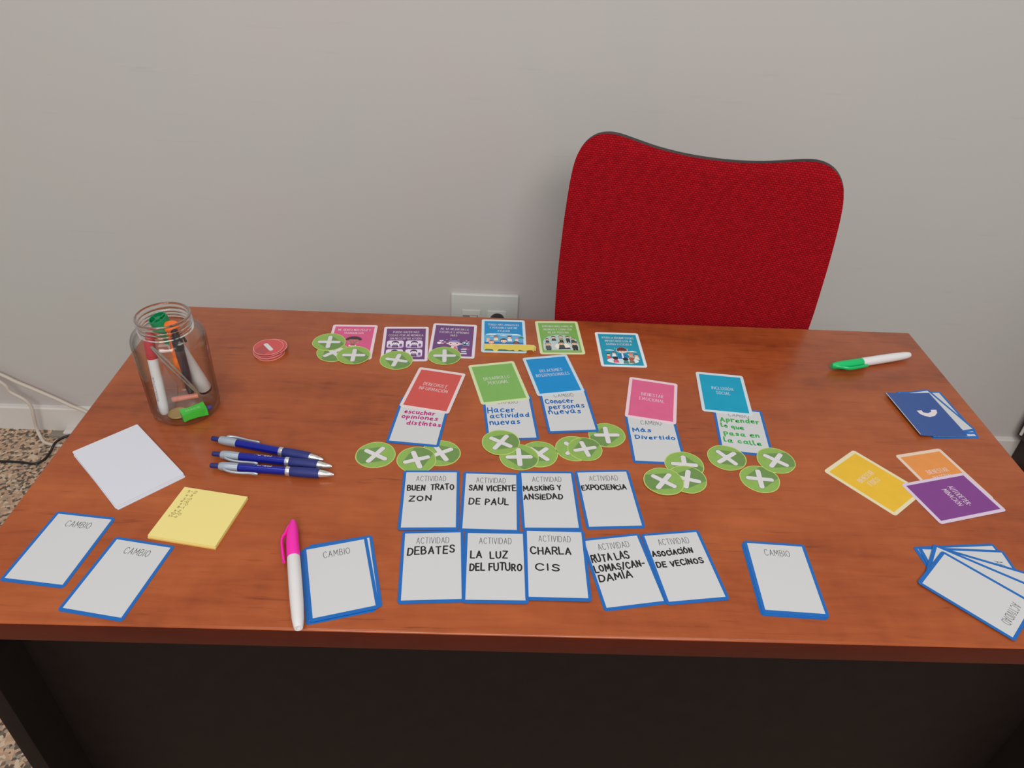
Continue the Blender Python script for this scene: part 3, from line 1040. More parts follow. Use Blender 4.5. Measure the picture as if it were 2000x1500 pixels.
GK = 'coloured category cards'
WB = (222, 206, 208)
colour_card('derechos', 'category_card', 'red category card reading DERECHOS E INFORMACION above the pink handwriting', GK, (203, 86, 80), (226, 208, 208), two('DERECHOS E', 0.017, 'INFORMACIÓN', 0.020), 0.0005)
colour_card('desarrollo', 'category_card', 'plain green category card reading DESARROLLO PERSONAL', GK, (124, 176, 92), (206, 218, 168), two('DESARROLLO', 0.0185, 'PERSONAL', 0.0145), 0.0005)
colour_card('relaciones', 'category_card', 'plain blue category card reading RELACIONES INTERPERSONALES', GK, (12, 138, 202), (196, 214, 224), two('RELACIONES', 0.0165, 'INTERPERSONALES', 0.0245), 0.0005)
colour_card('emocional', 'category_card', 'plain pink category card reading BIENESTAR EMOCIONAL', GK, (216, 98, 140), (232, 202, 212), two('BIENESTAR', 0.0150, 'EMOCIONAL', 0.0170), 0.0005)
colour_card('inclusion', 'category_card', 'turquoise category card reading INCLUSION SOCIAL above the green handwriting', GK, (0, 156, 190), (206, 218, 224), two('INCLUSIÓN', 0.0150, 'SOCIAL', 0.0098), 0.0005)
colour_card('fisico', 'category_card', 'yellow category card reading BIENESTAR FISICO at the right', GK, (230, 184, 54), (226, 216, 178), two('BIENESTAR', 0.0150, 'FÍSICO', 0.0095), 0.0005)
colour_card('material', 'category_card', 'orange category card partly under the purple category card', GK, (226, 146, 76), (228, 204, 184), two('BIENESTAR', 0.0150, 'MATERIAL', 0.0140), 0.0005)
colour_card('autodet', 'category_card', 'purple category card reading AUTODETERMINACION lying over the orange card', GK, (128, 66, 138), (216, 198, 218), two('AUTODETER-', 0.0170, 'MINACIÓN', 0.0140), 0.0006)

PALETTE = {}


def ink(c):
    if c not in PALETTE:
        PALETTE[c] = mat('print_%02x%02x%02x' % c, rgb(*c, K), 0.3)
    return PALETTE[c]


class Art:
    """flat printed picture made of stacked ink shapes, in millimetres on the card"""

    def __init__(self):
        self.b, self.z = MB(), T_CARD + 0.00005

    def s(self, c, out):
        self.b.use(ink(c))
        self.b.flat([(x / 1000, y / 1000) for x, y in out], self.z)
        self.z += 0.000006
        return self

    def line(self, c, pts, w):
        self.b.use(ink(c))
        self.b.ribbon([(x / 1000, y / 1000) for x, y in catmull(pts, 4)], w / 1000, self.z)
        self.z += 0.000006

    def person(self, x, y, k, hair, skin, shirt, legs=None, back=False):
        self.s(shirt, [(x - 3.2 * k, y - 5.5 * k), (x + 3.2 * k, y - 5.5 * k), (x + 2.6 * k, y - 0.5 * k), (x + 1.2 * k, y + 0.8 * k), (x - 1.2 * k, y + 0.8 * k), (x - 2.6 * k, y - 0.5 * k)])
        if legs:
            self.s(legs, [(x - 2.4 * k, y - 11 * k), (x - 0.4 * k, y - 11 * k), (x, y - 7 * k), (x + 0.6 * k, y - 11 * k), (x + 2.6 * k, y - 11 * k), (x + 2.6 * k, y - 5.4 * k), (x - 2.4 * k, y - 5.4 * k)])
        self.s(hair, ell(x, y + 3.4 * k, 3.1 * k, 3.2 * k, 20))
        if not back:
            self.s(skin, ell(x, y + 2.7 * k, 2.6 * k, 2.5 * k, 20))
            self.s(hair, ell(x, y + 3.9 * k, 2.8 * k, 2.4 * k, 16, 10, 170))
            for d in (-1, 1):
                self.s((50, 40, 50), ell(x + d * 1.0 * k, y + 2.4 * k, 0.35 * k, 0.45 * k, 8))

    def cloud(self, x, y, k, c=(236, 244, 248)):
        self.s(c, ell(x, y, 4.2 * k, 2.6 * k, 16, 0, 180))
        self.s(c, ell(x - 3.6 * k, y, 3 * k, 1.5 * k, 16, 0, 180))
        self.s(c, ell(x + 3.8 * k, y, 3 * k, 1.4 * k, 16, 0, 180))

    def done(self, parent, label):
        return self.b.build('printed_picture', parent, None, label)


GI = 'illustrated result cards in the back row'


def three(*ls):
    return [(t, h, y_, hh) for (t, h), y_, hh in zip(ls, (0.0296, 0.0202, 0.0112), (0.0052, 0.0052, 0.0052))]


r = colour_card('siento', 'illustrated_card', 'pink illustrated card with a curly haired child, left end of the back row', GI, (212, 92, 136), (232, 206, 216),
                [('ME SIENTO MÁS FELIZ Y', 0.0246, 0.0300, 0.0052), ('TRANQUILO/A', 0.0148, 0.0214, 0.0050)], 0.00047)
A = Art()
A.s((206, 60, 80), [(-10, -28), (16, -28), (13, -14), (7, -10), (-2, -10), (-8, -14)])
A.s((238, 226, 220), [(-4, -14), (9, -14), (7, -9.5), (-2, -9.5)])
A.s((150, 84, 84), [(-1, -12), (6, -12), (6, -5), (-1, -5)])
A.s((190, 112, 112), ell(2.5, 0.5, 9.6, 8.0))
for k in range(9):
    t = math.radians(12 + k * 19.5)
    A.s((66, 44, 50), ell(2.5 + 9.6 * math.cos(t), 4.0 + 7.6 * math.sin(t), 2.9, 2.9, 14))
A.s((66, 44, 50), ell(2.5, 5.6, 9.0, 5.6, 24, 0, 180))
A.s((220, 140, 140), ell(-4.0, -2.2, 2.2, 1.2, 14))
A.s((220, 140, 140), ell(9.2, -2.2, 2.2, 1.2, 14))
A.line((70, 40, 46), [(-4.6, 1.2), (-2.8, 0.1), (-0.8, 1.0)], 0.7)
A.line((70, 40, 46), [(5.6, 1.0), (7.6, 0.1), (9.4, 1.2)], 0.7)
A.line((70, 40, 46), [(-1.0, -4.2), (2.4, -5.4), (5.8, -4.2)], 0.7)
A.line((120, 60, 60), [(2.4, 0.6), (2.0, -1.4), (3.0, -1.6)], 0.6)
A.done(r, 'printed child with dark curls and closed eyes')

r = colour_card('puedo', 'illustrated_card', 'purple illustrated card with four small picture panels', GI, (108, 66, 118), (226, 212, 222),
                three(('PUEDO HACER MÁS', 0.0198), ('COSAS POR MÍ MISMO/A', 0.0262), ('SIN NECESITAR AYUDA', 0.0242)), 0.00047)
A = Art()
for cx, cy in ((-15, -2.5), (13.5, -2.5), (-15, -27), (13.5, -27)):
    A.s((232, 220, 234), shift(rrect(25, 21, 4), cx, cy))
    A.s((196, 168, 204), shift(rrect(24, 5, 2), cx, cy - 7.6))
    A.s((58, 44, 96), [(cx - 4.6, cy - 9), (cx + 4.6, cy - 9), (cx + 3.6, cy - 1), (cx - 3.6, cy - 1)])
    A.s((150, 110, 160), [(cx - 3.4, cy - 8), (cx + 3.4, cy - 8), (cx + 2.6, cy - 2), (cx - 2.6, cy - 2)])
    A.s((54, 38, 92), ell(cx, cy + 4.6, 5.2, 5.0, 20))
    A.s((240, 226, 234), ell(cx, cy + 2.6, 4.0, 3.4, 18))
    A.s((54, 38, 92), ell(cx, cy + 4.8, 4.6, 3.6, 16, 0, 180))
    for d in (-1.5, 1.5):
        A.s((54, 38, 92), ell(cx + d, cy + 2.6, 0.5, 0.6, 8))
    A.s((120, 92, 150), ell(cx + 8.4, cy - 2, 2.2, 4.0, 14))
    A.s((120, 92, 150), ell(cx - 8.6, cy - 3, 1.8, 3.2, 14))
    A.s((54, 38, 92), shift(rrect(9, 1.6, 0.5), cx, cy - 6.2))
A.done(r, 'four printed panels with a child at everyday tasks')

r = colour_card('meva', 'illustrated_card', 'purple illustrated card with a girl, a globe and books', GI, (110, 72, 124), (226, 214, 224),
                three(('ME VA MEJOR EN LA', 0.0218), ('ESCUELA Y APRENDO', 0.0225), ('MÁS', 0.0050)), 0.00047)
A = Art()
A.s((70, 56, 110), ell(2, -7, 11.5, 11))
A.s((86, 70, 130), ell(11.5, -19, 5.0, 7.0))
A.s((232, 200, 204), ell(-8.2, -9.6, 2.0, 2.2, 12))
A.s((232, 200, 204), ell(11.6, -9.6, 2.0, 2.2, 12))
A.s((238, 206, 206), ell(1.8, -9.5, 9.0, 6.8))
A.s((116, 100, 168), ell(1.8, -5.6, 10.2, 7.0, 24, 0, 180))
A.s((150, 136, 196), [(-6, -2), (4, -0.4), (9, -4), (2, -4.8), (-4, -4.6)])
for d in (-3.4, 6.4):
    A.s((48, 40, 70), ell(d, -9.2, 1.3, 1.5, 12))
A.line((190, 90, 110), [(0, -13.2), (1.6, -13.8), (3.2, -13.2)], 0.6)
A.s((236, 226, 232), [(-5, -34), (9, -34), (7, -17), (-2, -17)])
A.s((222, 90, 130), [(1, -30), (9, -30), (6, -18), (2, -18)])
A.s((232, 228, 236), ell(19.5, -8.5, 5.6, 6.0))
A.s((30, 74, 128), ell(19.5, -8.5, 5.0, 5.4))
A.s((214, 232, 238), [(16, -5), (19, -4.4), (18.6, -8), (16.2, -10)])
A.s((214, 232, 238), [(20, -6), (23.4, -5.8), (23, -9.6), (20.8, -11.4)])
for k, c in enumerate(((232, 226, 234), (120, 100, 160), (226, 220, 230), (90, 70, 130), (232, 226, 234), (206, 96, 140))):
    A.s(c, shift(rrect(9.6 - (k % 3), 2.6, 0.4), 17.5 + (k % 2), -36 + k * 2.9))
A.s((206, 96, 140), shift(rrect(5, 1.4, 0.4), 23.6, -25))
A.s((230, 224, 236), [(-22, -1.6), (-14, -1.2), (-16.6, -4.6), (-18.4, -5.4)])
A.s((238, 230, 238), ell(-20.5, -9.2, 3.6, 3.2))
A.s((226, 150, 176), ell(-16.0, -10, 2.8, 2.2))
A.s((196, 170, 204), ell(-12.4, -6.0, 1.7, 2.0))
for px, py in ((8, 1.6), (20, 0.4), (-10, 1.0), (24, -2.2), (-4, 3.0), (24, -14)):
    A.s((222, 168, 196), ell(px, py, 1.4, 0.8, 10))
A.done(r, 'printed schoolgirl with purple hair, globe and books')

r = colour_card('tengo', 'illustrated_card', 'blue illustrated card under the folded yellow sticky note', GI, (28, 138, 198), (200, 222, 232),
                three(('TENGO MÁS AMIGOS/AS', 0.0246), ('Y PERSONAS QUE ME', 0.0216), ('AYUDAN', 0.0094)), 0.00047)
A = Art()
A.s((92, 172, 214), [(-29.6, -43), (29.6, -43), (29.6, 0), (24, 3.4), (12, 6.4), (0, 7.4), (-14, 6.4), (-26, 3.0), (-29.6, 0)])
A.s((232, 242, 248), ell(-20, 1.6, 8, 3.6, 20, 0, 180))
A.s((232, 242, 248), ell(20, 1.6, 7, 3.0, 20, 0, 180))
A.s((232, 242, 248), shift(rrect(44, 2.0, 0.9), 0, 4.4))
A.cloud(0, -1.0, 0.9)
A.cloud(-18, -3.4, 0.6)
A.s((70, 130, 90), ell(27, -7, 4.5, 5.0, 14, 0, 180))
A.s((40, 110, 176), shift(rrect(59, 22, 1), 0, -30))
for px, py, k, hr, sk, sh in ((-12, -8, 1.15, (44, 36, 44), (214, 150, 120), (238, 226, 206)), (9, -9, 1.25, (40, 38, 66), (240, 206, 190), (236, 236, 240)),
                              (-24, -14, 1.0, (200, 150, 140), (238, 200, 186), (190, 214, 232)), (20, -13, 1.0, (206, 132, 132), (240, 196, 186), (214, 226, 238)),
                              (-19, -24, 1.5, (196, 92, 66), (244, 206, 186), (206, 96, 80)), (19, -25, 1.45, (42, 34, 44), (150, 96, 80), (50, 90, 130)),
                              (0, -21, 1.9, (36, 40, 66), (246, 210, 190), (40, 120, 190))):
    A.person(px, py, k, hr, sk, sh)
A.s((60, 130, 70), shift(rrect(59, 7, 0.4), 0, -39.2))
A.done(r, 'printed group of children under clouds')

r = colour_card('aprendo', 'illustrated_card', 'green illustrated card with many small figures in an oval', GI, (120, 172, 86), (212, 222, 172),
                three(('APRENDO MÁS SOBRE MÍ', 0.0240), ('MISMO/A Y CÓMO SER', 0.0222), ('MEJOR PERSONA', 0.0164)), 0.00045)
A = Art()
A.s((176, 204, 200), [(-27, -36)] + [(27 * math.cos(math.radians(180 - t)), -16 + 23 * math.sin(math.radians(180 - t))) for t in range(0, 181, 10)] + [(27, -36)])
A.s((196, 206, 204), shift(rrect(55, 17, 2), 0, -28))
A.s((240, 230, 214), ell(2, -26, 11.5, 9.5))
G1, G2, SK = (44, 66, 62), (34, 40, 44), (236, 196, 170)
for px, py, k, legs in ((-20, -10, 0.95, None), (-9.5, -4.5, 1.15, (196, 206, 200)), (2, -2.5, 1.15, G2), (12.5, -4, 1.1, G2), (20, -8, 0.95, None)):
    A.person(px, py, k, G2, SK, G1 if px != 2 else (150, 160, 120), legs)
A.s((60, 96, 84), [(17, -14), (27, -15), (26, -12.5), (19, -9)])
A.person(-20, -25, 1.45, (120, 130, 132), SK, (72, 88, 92), (60, 74, 80))
A.person(21, -23, 1.5, G2, SK, (40, 54, 52), G2)
A.person(1.0, -23, 1.5, G2, SK, (52, 78, 60))
A.s((30, 50, 96), [(-5, -35), (14, -34), (12, -30), (4, -31.5), (-4, -31)])
A.s((150, 190, 118), shift(rrect(56, 3.6, 0.4), 0, -40))
A.done(r, 'printed scenes of people reflecting')

r = colour_card('ayudo', 'illustrated_card', 'turquoise illustrated card with a boy at a round table, right end of the back row', GI, (16, 150, 178), (222, 230, 234),
                three(('AYUDO A DECIDIR COSAS', 0.0248), ('IMPORTANTES EN MI', 0.0208), ('BARRIO O ESCUELA', 0.0196)), 0.00047)
A = Art()
A.cloud(-17, -4.4, 1.05)
A.cloud(17, -7.4, 1.15)
A.s((226, 238, 242), ell(0, -32, 24, 8.4))
A.s((206, 226, 234), ell(0, -31, 17, 6.0))
A.s((236, 240, 244), ell(2, -3, 8.8, 8.0))
A.s((24, 118, 178), [(-6, -27), (8, -27), (6, -14), (2, -11), (-2, -11), (-5, -14)])
A.s((240, 244, 246), [(0.4, -25), (2.4, -25), (2.6, -12), (0.2, -12)])
A.s((24, 118, 178), [(5, -14), (11, -17), (11, -20), (5, -18)])
A.s((240, 204, 190), ell(11.4, -15, 1.9, 2.4, 12))
A.s((108, 50, 44), ell(2, -2.2, 8.0, 7.0))
A.s((242, 206, 190), ell(2.8, -6.0, 5.8, 4.6))
A.s((108, 50, 44), [(-5, -4.6), (9.4, -4.6), (8.2, 1), (2, 3.6), (-4, 1)])
for d in (0.6, 5.2):
    A.s((60, 40, 40), ell(d, -6.4, 0.6, 0.8, 10))
A.line((232, 244, 246), [(-9, 3), (-7.6, 1.6)], 0.6)
A.line((232, 244, 246), [(12, 1), (11, -0.6)], 0.6)
for px, py, k, hr, sk, sh, bk in ((-20, -20, 1.15, (38, 46, 60), (244, 214, 196), (214, 90, 80), False), (-11.5, -15, 1.05, (60, 40, 50), (242, 204, 190), (240, 240, 240), False),
                                  (14.5, -17, 1.15, (206, 112, 92), (226, 140, 116), (190, 176, 150), False), (22, -21.5, 1.2, (92, 44, 42), (240, 200, 186), (238, 228, 206), False),
                                  (-10.5, -30, 1.35, (30, 36, 64), (0, 0, 0), (206, 96, 120), True), (4.5, -32, 1.35, (26, 40, 52), (0, 0, 0), (80, 130, 130), True),
                                  (13.5, -31, 1.3, (176, 84, 66), (0, 0, 0), (130, 120, 90), True)):
    A.person(px, py, k, hr, sk, sh, None, bk)
A.done(r, 'printed boy speaking to children around a white table')

# ------------------------------------------------------------------ green plus tokens
DISCS = [
    (-0.3258, 0.2059, 0.046, 0.00084),
    (-0.3146, 0.1786, 5.498, 0.00042),
    (-0.2835, 0.1727, 0.044, 0.00084),
    (-0.2199, 0.1643, -0.185, 0.00042),
    (-0.1509, 0.1804, 0.064, 0.00042),
    (-0.2196, -0.0444, 4.187, 0.00000),
    (-0.1685, -0.0516, 1.953, 0.00042),
    (-0.1399, -0.0373, 0.555, 0.00000),
    (-0.0656, -0.0139, 1.025, 0.00084),
    (-0.0424, -0.0407, 0.065, 0.00042),
    (-0.0176, -0.0333, 3.949, 0.00000),
    (0.0282, -0.0203, 0.820, 0.00000),
    (0.0398, -0.0213, 1.839, 0.00042),
    (0.0723, 0.0084, 4.763, 0.00000),
    (0.1638, -0.0448, -0.068, 0.00042),
    (0.1322, -0.0773, 4.070, 0.00126),
    (0.1618, -0.0718, 1.289, 0.00084),
    (0.2207, -0.0293, 0.646, 0.00042),
    (0.2829, -0.0316, 0.900, 0.00042),
    (0.2529, -0.0665, 1.477, 0.00000),
]
T_DISC = 0.00038


def disc_outline(rad, seed):
    rnd = random.Random(seed)
    ph = [rnd.uniform(0, 6.28) for _ in range(4)]
    return [(rad * (1 + 0.012 * math.sin(2 * a + ph[0]) + 0.010 * math.sin(3 * a + ph[1]) + 0.006 * math.sin(7 * a + ph[2])) * math.cos(a),
             rad * (1 + 0.012 * math.sin(2 * a + ph[0]) + 0.010 * math.sin(3 * a + ph[1]) + 0.006 * math.sin(7 * a + ph[2])) * math.sin(a))
            for a in [2 * PI * i / 44 for i in range(44)]]


def bar(hl, hw, vert):
    o_ = rrect(2 * hl, 2 * hw, hw * 0.92, 5)
    return [(-y_, x_) for x_, y_ in o_] if vert else o_


def plus_shadow(rad, L_, W_):
    # long flat shadow printed toward the lower right of the plus
    def hit(p):
        d = (0.70711, -0.70711)
        bq = p[0] * d[0] + p[1] * d[1]
        t = -bq + math.sqrt(bq * bq - (p[0] ** 2 + p[1] ** 2) + rad * rad)
        return (p[0] + d[0] * t, p[1] + d[1] * t)
    p0, p1 = (W_ * 0.9, L_ * 0.93), (-L_ * 0.93, -W_ * 0.9)
    h0, h1 = hit(p0), hit(p1)
    a0, a1 = math.atan2(h0[1], h0[0]), math.atan2(h1[1], h1[0])
    if a1 > a0:
        a1 -= 2 * PI
    arc_ = [(rad * math.cos(a0 + (a1 - a0) * i / 16), rad * math.sin(a0 + (a1 - a0) * i / 16)) for i in range(17)]
    return [p0] + arc_ + [p1, (-L_ * 0.93, 0), (0, 0), (0, L_ * 0.93)]


def make_token(seed):
    r_ = thing('plus_token', '', 'token', (0, 0, 0), 0, 'green plus tokens')
    R_ = 0.0243
    o_ = disc_outline(R_, seed)
    b_ = MB().use(M['token_rim'])
    b_.prism(o_, 0, T_DISC)
    b_.use(M['token_green'])
    b_.flat([(x_ * 0.964, y_ * 0.964) for x_, y_ in o_], T_DISC + 0.00002)
    b_.use(M['token_shade'])
    b_.flat(plus_shadow(R_ * 0.953, 0.0170, 0.0033), T_DISC + 0.00003)
    b_.build('token_disc', r_, None, 'two tone green paper disc')
    b_ = MB().use(M['token_outline'])
    for v_ in (0, 1):
        b_.flat(bar(0.0175, 0.0037, v_), T_DISC + 0.00004 + v_ * 0.000004)
    b_.use(M['token_white'])
    for v_ in (0, 1):
        b_.flat(bar(0.0170, 0.0032, v_), T_DISC + 0.00005 + v_ * 0.000004)
    b_.build('plus_sign', r_, None, 'white rounded plus sign')
    return r_


TOKEN_LABELS = [
    'green plus token lying over the left edge of the pink illustrated card',
    'green plus token mostly hidden beneath two others at the pink illustrated card',
    'green plus token on the lower edge of the pink illustrated card',
    'green plus token on the lower left corner of the four panel purple card',
    'green plus token on the lower left corner of the schoolgirl card',
    'green plus token lying alone left of the pink handwriting card corner',
    'green plus token touching the top of the BUEN TRATO card',
    'green plus token tucked under the bottom corner of the pink handwriting card',
    'green plus token over the bottom left of the card under the plain green card',
    'green plus token just above the gap between second and third back row activity cards',
    'half covered green plus token just right of the one above the third activity card',
    'nearly hidden green plus token under another in the pair below the plain blue card',
    'green plus token on top of its pair above the EXPOCIENCIA card',
    'green plus token tucked under the right bottom corner of the blue handwriting card',
    'rearmost green plus token of the three below the plain pink card, on the card corner',
    'front left green plus token on top of the three below the plain pink card',
    'front right green plus token of the three below the plain pink card',
    'left green plus token on the bottom edge of the green handwriting card',
    'right green plus token on the bottom edge of the green handwriting card',
    'front green plus token of the three below the green handwriting card']
protos = [make_token(s) for s in (3, 11, 21, 34)]
for i, (x, y, a, z) in enumerate(DISCS):
    lab = TOKEN_LABELS[i]
    if i < 4:
        t = protos[i]
        t.location, t.rotation_euler = (x, y, ZD + z), (0, 0, a)
        t['label'] = lab
    else:
        t = copy_thing(protos[i % 4], lab, (x, y, ZD + z), a)
        if i == 12:
            t.scale = (0.92, 0.92, 1.0)             # cut a little smaller than the rest
            t.location.x += 0.0016

# ------------------------------------------------------------------ red minus tokens
RZ = math.atan2(0.1664 - 0.1899, -0.3983 + 0.4179)
r0 = thing('minus_token', 'red minus token on top of the small red pile', 'token', (0, 0, 0), 0, 'red minus tokens in a pile')
o_ = disc_outline(0.0215, 5)
b = MB().use(M['token_red_rim'])
b.prism(o_, 0, 0.0004)
b.use(M['token_red'])
b.flat([(x_ * 0.965, y_ * 0.965) for x_, y_ in o_], 0.00042)
b.use(M['token_red_dark'])
b.flat([(-0.0105, 0.0), (-0.0105, -0.0030), (-0.0035, -0.0203)] + [(0.0205 * math.cos(math.radians(t)), 0.0205 * math.sin(math.radians(t))) for t in range(-98, -39, 6)] + [(0.0108, -0.0030), (0.0108, 0.0)], 0.00043)
b.build('token_disc', r0)
b = MB().use(M['token_white'])
b.flat(bar(0.0112, 0.0031, 0), 0.00045)
b.build('minus_sign', r0, None, 'white rounded minus sign')
places = [(0.0024, -0.0046, 0.4, 0.0, 'lowest red minus token in the red pile, peeping out toward the viewer'),
          (-0.0002, -0.0030, 1.9, 0.0013, 'second lowest red minus token in the red pile'),
          (0.0010, -0.0026, 3.0, 0.0026, 'red minus token in the middle of the red pile'),
          (-0.0012, -0.0006, 4.2, 0.0039, 'red minus token third from the top of the red pile'),
          (0.0042, 0.0034, 5.0, 0.0052, 'red minus token under the top one, peeping out at the back right')]
for dx, dy, da, dz, lab in places:
    copy_thing(r0, lab, (-0.4079 + dx, 0.1774 + dy, ZD + dz), RZ + da)
r0.location, r0.rotation_euler = (-0.4079, 0.1774, ZD + 0.0066), (0, 0, RZ)

# ------------------------------------------------------------------ paper sheets, yellow pad, folded note
sheet = None
LAB = ['lowest white paper sheet of the pile left of the pens', 'second lowest white paper sheet of the pile left of the pens',
       'third white paper sheet of the pile left of the pens', 'blank white paper sheet on top of the pile left of the pens']
offs = [(0.0024, -0.0030, 0.004), (0.0012, -0.0019, -0.012), (0.0008, -0.0009, -0.002), (0.0, 0.0, 0.0)]
for k in range(4):
    loc = (-0.5083 + offs[k][0], -0.0752 + offs[k][1], ZD + 0.0007 * k)
    rz = math.radians(-44.5) + offs[k][2]
    if sheet is None:
        b = MB().use(M['paper'])
        b.prism(rrect(0.1254, 0.0781, 0.0015), 0, 0.0006)
        sheet = tag(b.build('paper_sheet'), LAB[0], 'paper', 'white paper sheets in a pile')
        sheet.location, sheet.rotation_euler = loc, (0, 0, rz)
    else:
        copy_thing(sheet, LAB[k], loc, rz)

PAD = [('3-2', [-31.6, 31.3], [-20.3, 31.4], 3.6), ('4-3', [-30.2, 24.7], [-22.5, 25.8], 3.1), ('5-0', [-29.7, 19.8], [-21.0, 20.3], 3.0), ('6-0', [-31.0, 15.6], [-21.8, 16.1], 2.8), ('7-0', [-29.5, 11.2], [-21.0, 12.0], 2.9), ('8-1', [-29.8, 6.3], [-22.4, 6.3], 2.9), ('9-2', [-30.2, 0.2], [-23.1, 0.9], 3.0), ('10-0', [-31.5, -4.0], [-20.2, -3.2], 3.0), ('11-0', [-32.1, -8.1], [-22.0, -7.5], 2.8)]
pad = thing('sticky_note_pad', 'square yellow sticky note pad with a handwritten list of numbers', 'notepad', (-0.3958, -0.1585, ZD), -0.1676)
b = MB().use(M['pad_yellow_edge'])
b.prism(rrect(0.0768, 0.0765, 0.0004, 2), 0, 0.0019)
b.build('lower_block', pad, None, 'paler lower sheets')
b = MB().use(M['pad_yellow'])
b.prism(shift(rrect(0.0764, 0.0757, 0.0004, 2), -0.0002, 0.0008), 0.0019, 0.0037)
b.build('upper_block', pad)
b = MB().use(M['pencil_ink'])
for txt, p0, p1, hh in PAD:
    set_text(b, txt, p0[0] / 1000, p1[0] / 1000, p0[1] / 1000, p1[1] / 1000, hh / 1000, 0.00042, 0.00376, 0.22, 1.2)
b.build('handwriting', pad, None, 'grey pencil number list')

nt_ = thing('sticky_note', 'folded yellow sticky note standing on the blue illustrated card', 'sticky note', (-0.0552, 0.1989, ZD + 0.0005), -0.011)


def leaf(mb, path, zs, thick=0.0003):
    """thin upright sheet along path; zs = bottom and top heights at each point"""
    n_ = len(path)
    vs_, fs = [], []
    for s_ in (-1, 1):
        for (px, py), (z0, z1, lean) in zip(path, zs):
            vs_.append((px, py + s_ * thick / 2, z0))
            vs_.append((px, py + s_ * thick / 2 + lean, z1))
    m_ = 2 * n_
    for i in range(n_ - 1):
        fs.append((2 * i, 2 * i + 2, 2 * i + 3, 2 * i + 1))
        fs.append((m_ + 2 * i, m_ + 2 * i + 1, m_ + 2 * i + 3, m_ + 2 * i + 2))
        fs.append((2 * i + 1, 2 * i + 3, m_ + 2 * i + 3, m_ + 2 * i + 1))
        fs.append((2 * i, m_ + 2 * i, m_ + 2 * i + 2, 2 * i + 2))
    for i in (0, n_ - 1):
        fs.append((2 * i, 2 * i + 1, m_ + 2 * i + 1, m_ + 2 * i))
    mb.add(vs_, fs)


b = MB().use(M['note_yellow'])
px_ = [-0.0375 + 0.075 * i / 24 for i in range(25)]
zb = [0.0028 + 0.0010 * math.sin(i * 0.9) - (0.003 if i in (5, 6, 15, 16, 24, 0) else 0) for i in range(25)]
leaf(b, [(p, 0.0004 * math.sin(40 * p)) for p in px_], [(zb[i], 0.0092 - 0.00002 * i, 0.0022) for i in range(25)])
b.build('front_leaf', nt_, None, 'front leaf with a ragged lower edge')
b = MB().use(M['pad_yellow'])
leaf(b, [(-0.0375, 0.0026), (-0.01, 0.0036), (0.02, 0.0046), (0.0372, 0.0050), (0.0405, 0.0030)], [(0.0002, 0.0093, 0.0006), (0.0002, 0.0096, 0.0006), (0.0002, 0.0096, 0.0006), (0.0002, 0.0094, 0.0004), (0.0008, 0.0074, 0.0)])
b.build('rear_leaf', nt_, None, 'paler rear leaf')

# ------------------------------------------------------------------ ballpoint pens
PL = 0.1476


def make_pen(side, text):
    r_ = thing('ballpoint_pen', '', 'pen', (0, 0, 0), 0, 'blue ballpoint pens with silver tips')
    u = PL / 1720.0
    X = lambda p: (p - 80) * u
    b_ = MB().use(M['pen_button'])
    b_.lathe([(0.0024, X(80)), (0.0030, X(88)), (0.0031, X(150)), (0.0029, X(212))], 20, 'x')
    b_.build('push_button', r_, 0.6, 'navy push button')
    b_ = MB().use(M['pen_blue'])
    b_.lathe([(0.0050, X(460)), (0.0050, X(800)), (0.0051, X(1140))], 28, 'x')
    bo = b_.build('barrel', r_, 0.6, 'shiny dark blue barrel')
    b_ = MB().use(M['pen_silver'])
    b_.lathe([(0.0034, X(200)), (0.0046, X(212)), (0.0053, X(250)), (0.0055, X(330)), (0.0053, X(420)), (0.0052, X(474))], 28, 'x')
    sl = b_.build('sleeve', r_, 0.6, 'silver grey sleeve')
    b_ = MB().use(M['pen_silver'])
    pts = catmull([(X(285), side * 0.0048, 0.0020), (X(310), side * 0.0070, 0.0016), (X(390), side * 0.0088, 0.0008), (X(520), side * 0.0090, 0.0), (X(650), side * 0.0084, 0.0), (X(775), side * 0.0086, 0.0)], 4)
    b_.tube(pts, [0.0014] * (len(pts) - 4) + [0.0015, 0.0016, 0.0016, 0.0010], 10, 1.15)
    b_.build('clip', sl, 0.8, 'pale silver clip')
    b_ = MB().use(M['pen_tip'])
    b_.lathe([(0.0056, X(1136)), (0.0057, X(1150)), (0.0057, X(1180)), (0.0056, X(1192))], 28, 'x')
    b_.build('ring', r_, 0.6, 'silver ring')
    b_ = MB().use(M['pen_grip'])
    b_.lathe([(0.0053, X(1190)), (0.0057, X(1204)), (0.0060, X(1330)), (0.0061, X(1480)), (0.0059, X(1580)), (0.0054, X(1594))], 28, 'x')
    b_.build('grip', r_, 0.6, 'matt navy rubber grip')
    b_ = MB().use(M['pen_tip'])
    b_.lathe([(0.0047, X(1590)), (0.0046, X(1610)), (0.0036, X(1690)), (0.0020, X(1775)), (0.0012, X(1786)), (0.0011, X(1796)), (0.0005, X(1800))], 24, 'x')
    b_.build('tip', r_, 0.6, 'silver cone tip')
    if text:
        b_ = MB().use(M['title_white'])
        rad = 0.00515
        fm = lambda x_, y_, d_: (x_, (rad + d_) * math.sin(y_ / rad), (rad + d_) * math.cos(y_ / rad))
        set_text(b_, text, X(700), X(935), -0.0002, -0.0002, 0.0046, 0.0005, 0, 0.14, 0.6, fm, 0.3)
        b_.build('printed_script', bo, None, 'white slanted script')
    return r_


def aim(o, p, q):
    o.location = p
    o.rotation_euler = (0, 0, math.atan2(q[1] - p[1], q[0] - p[0]))


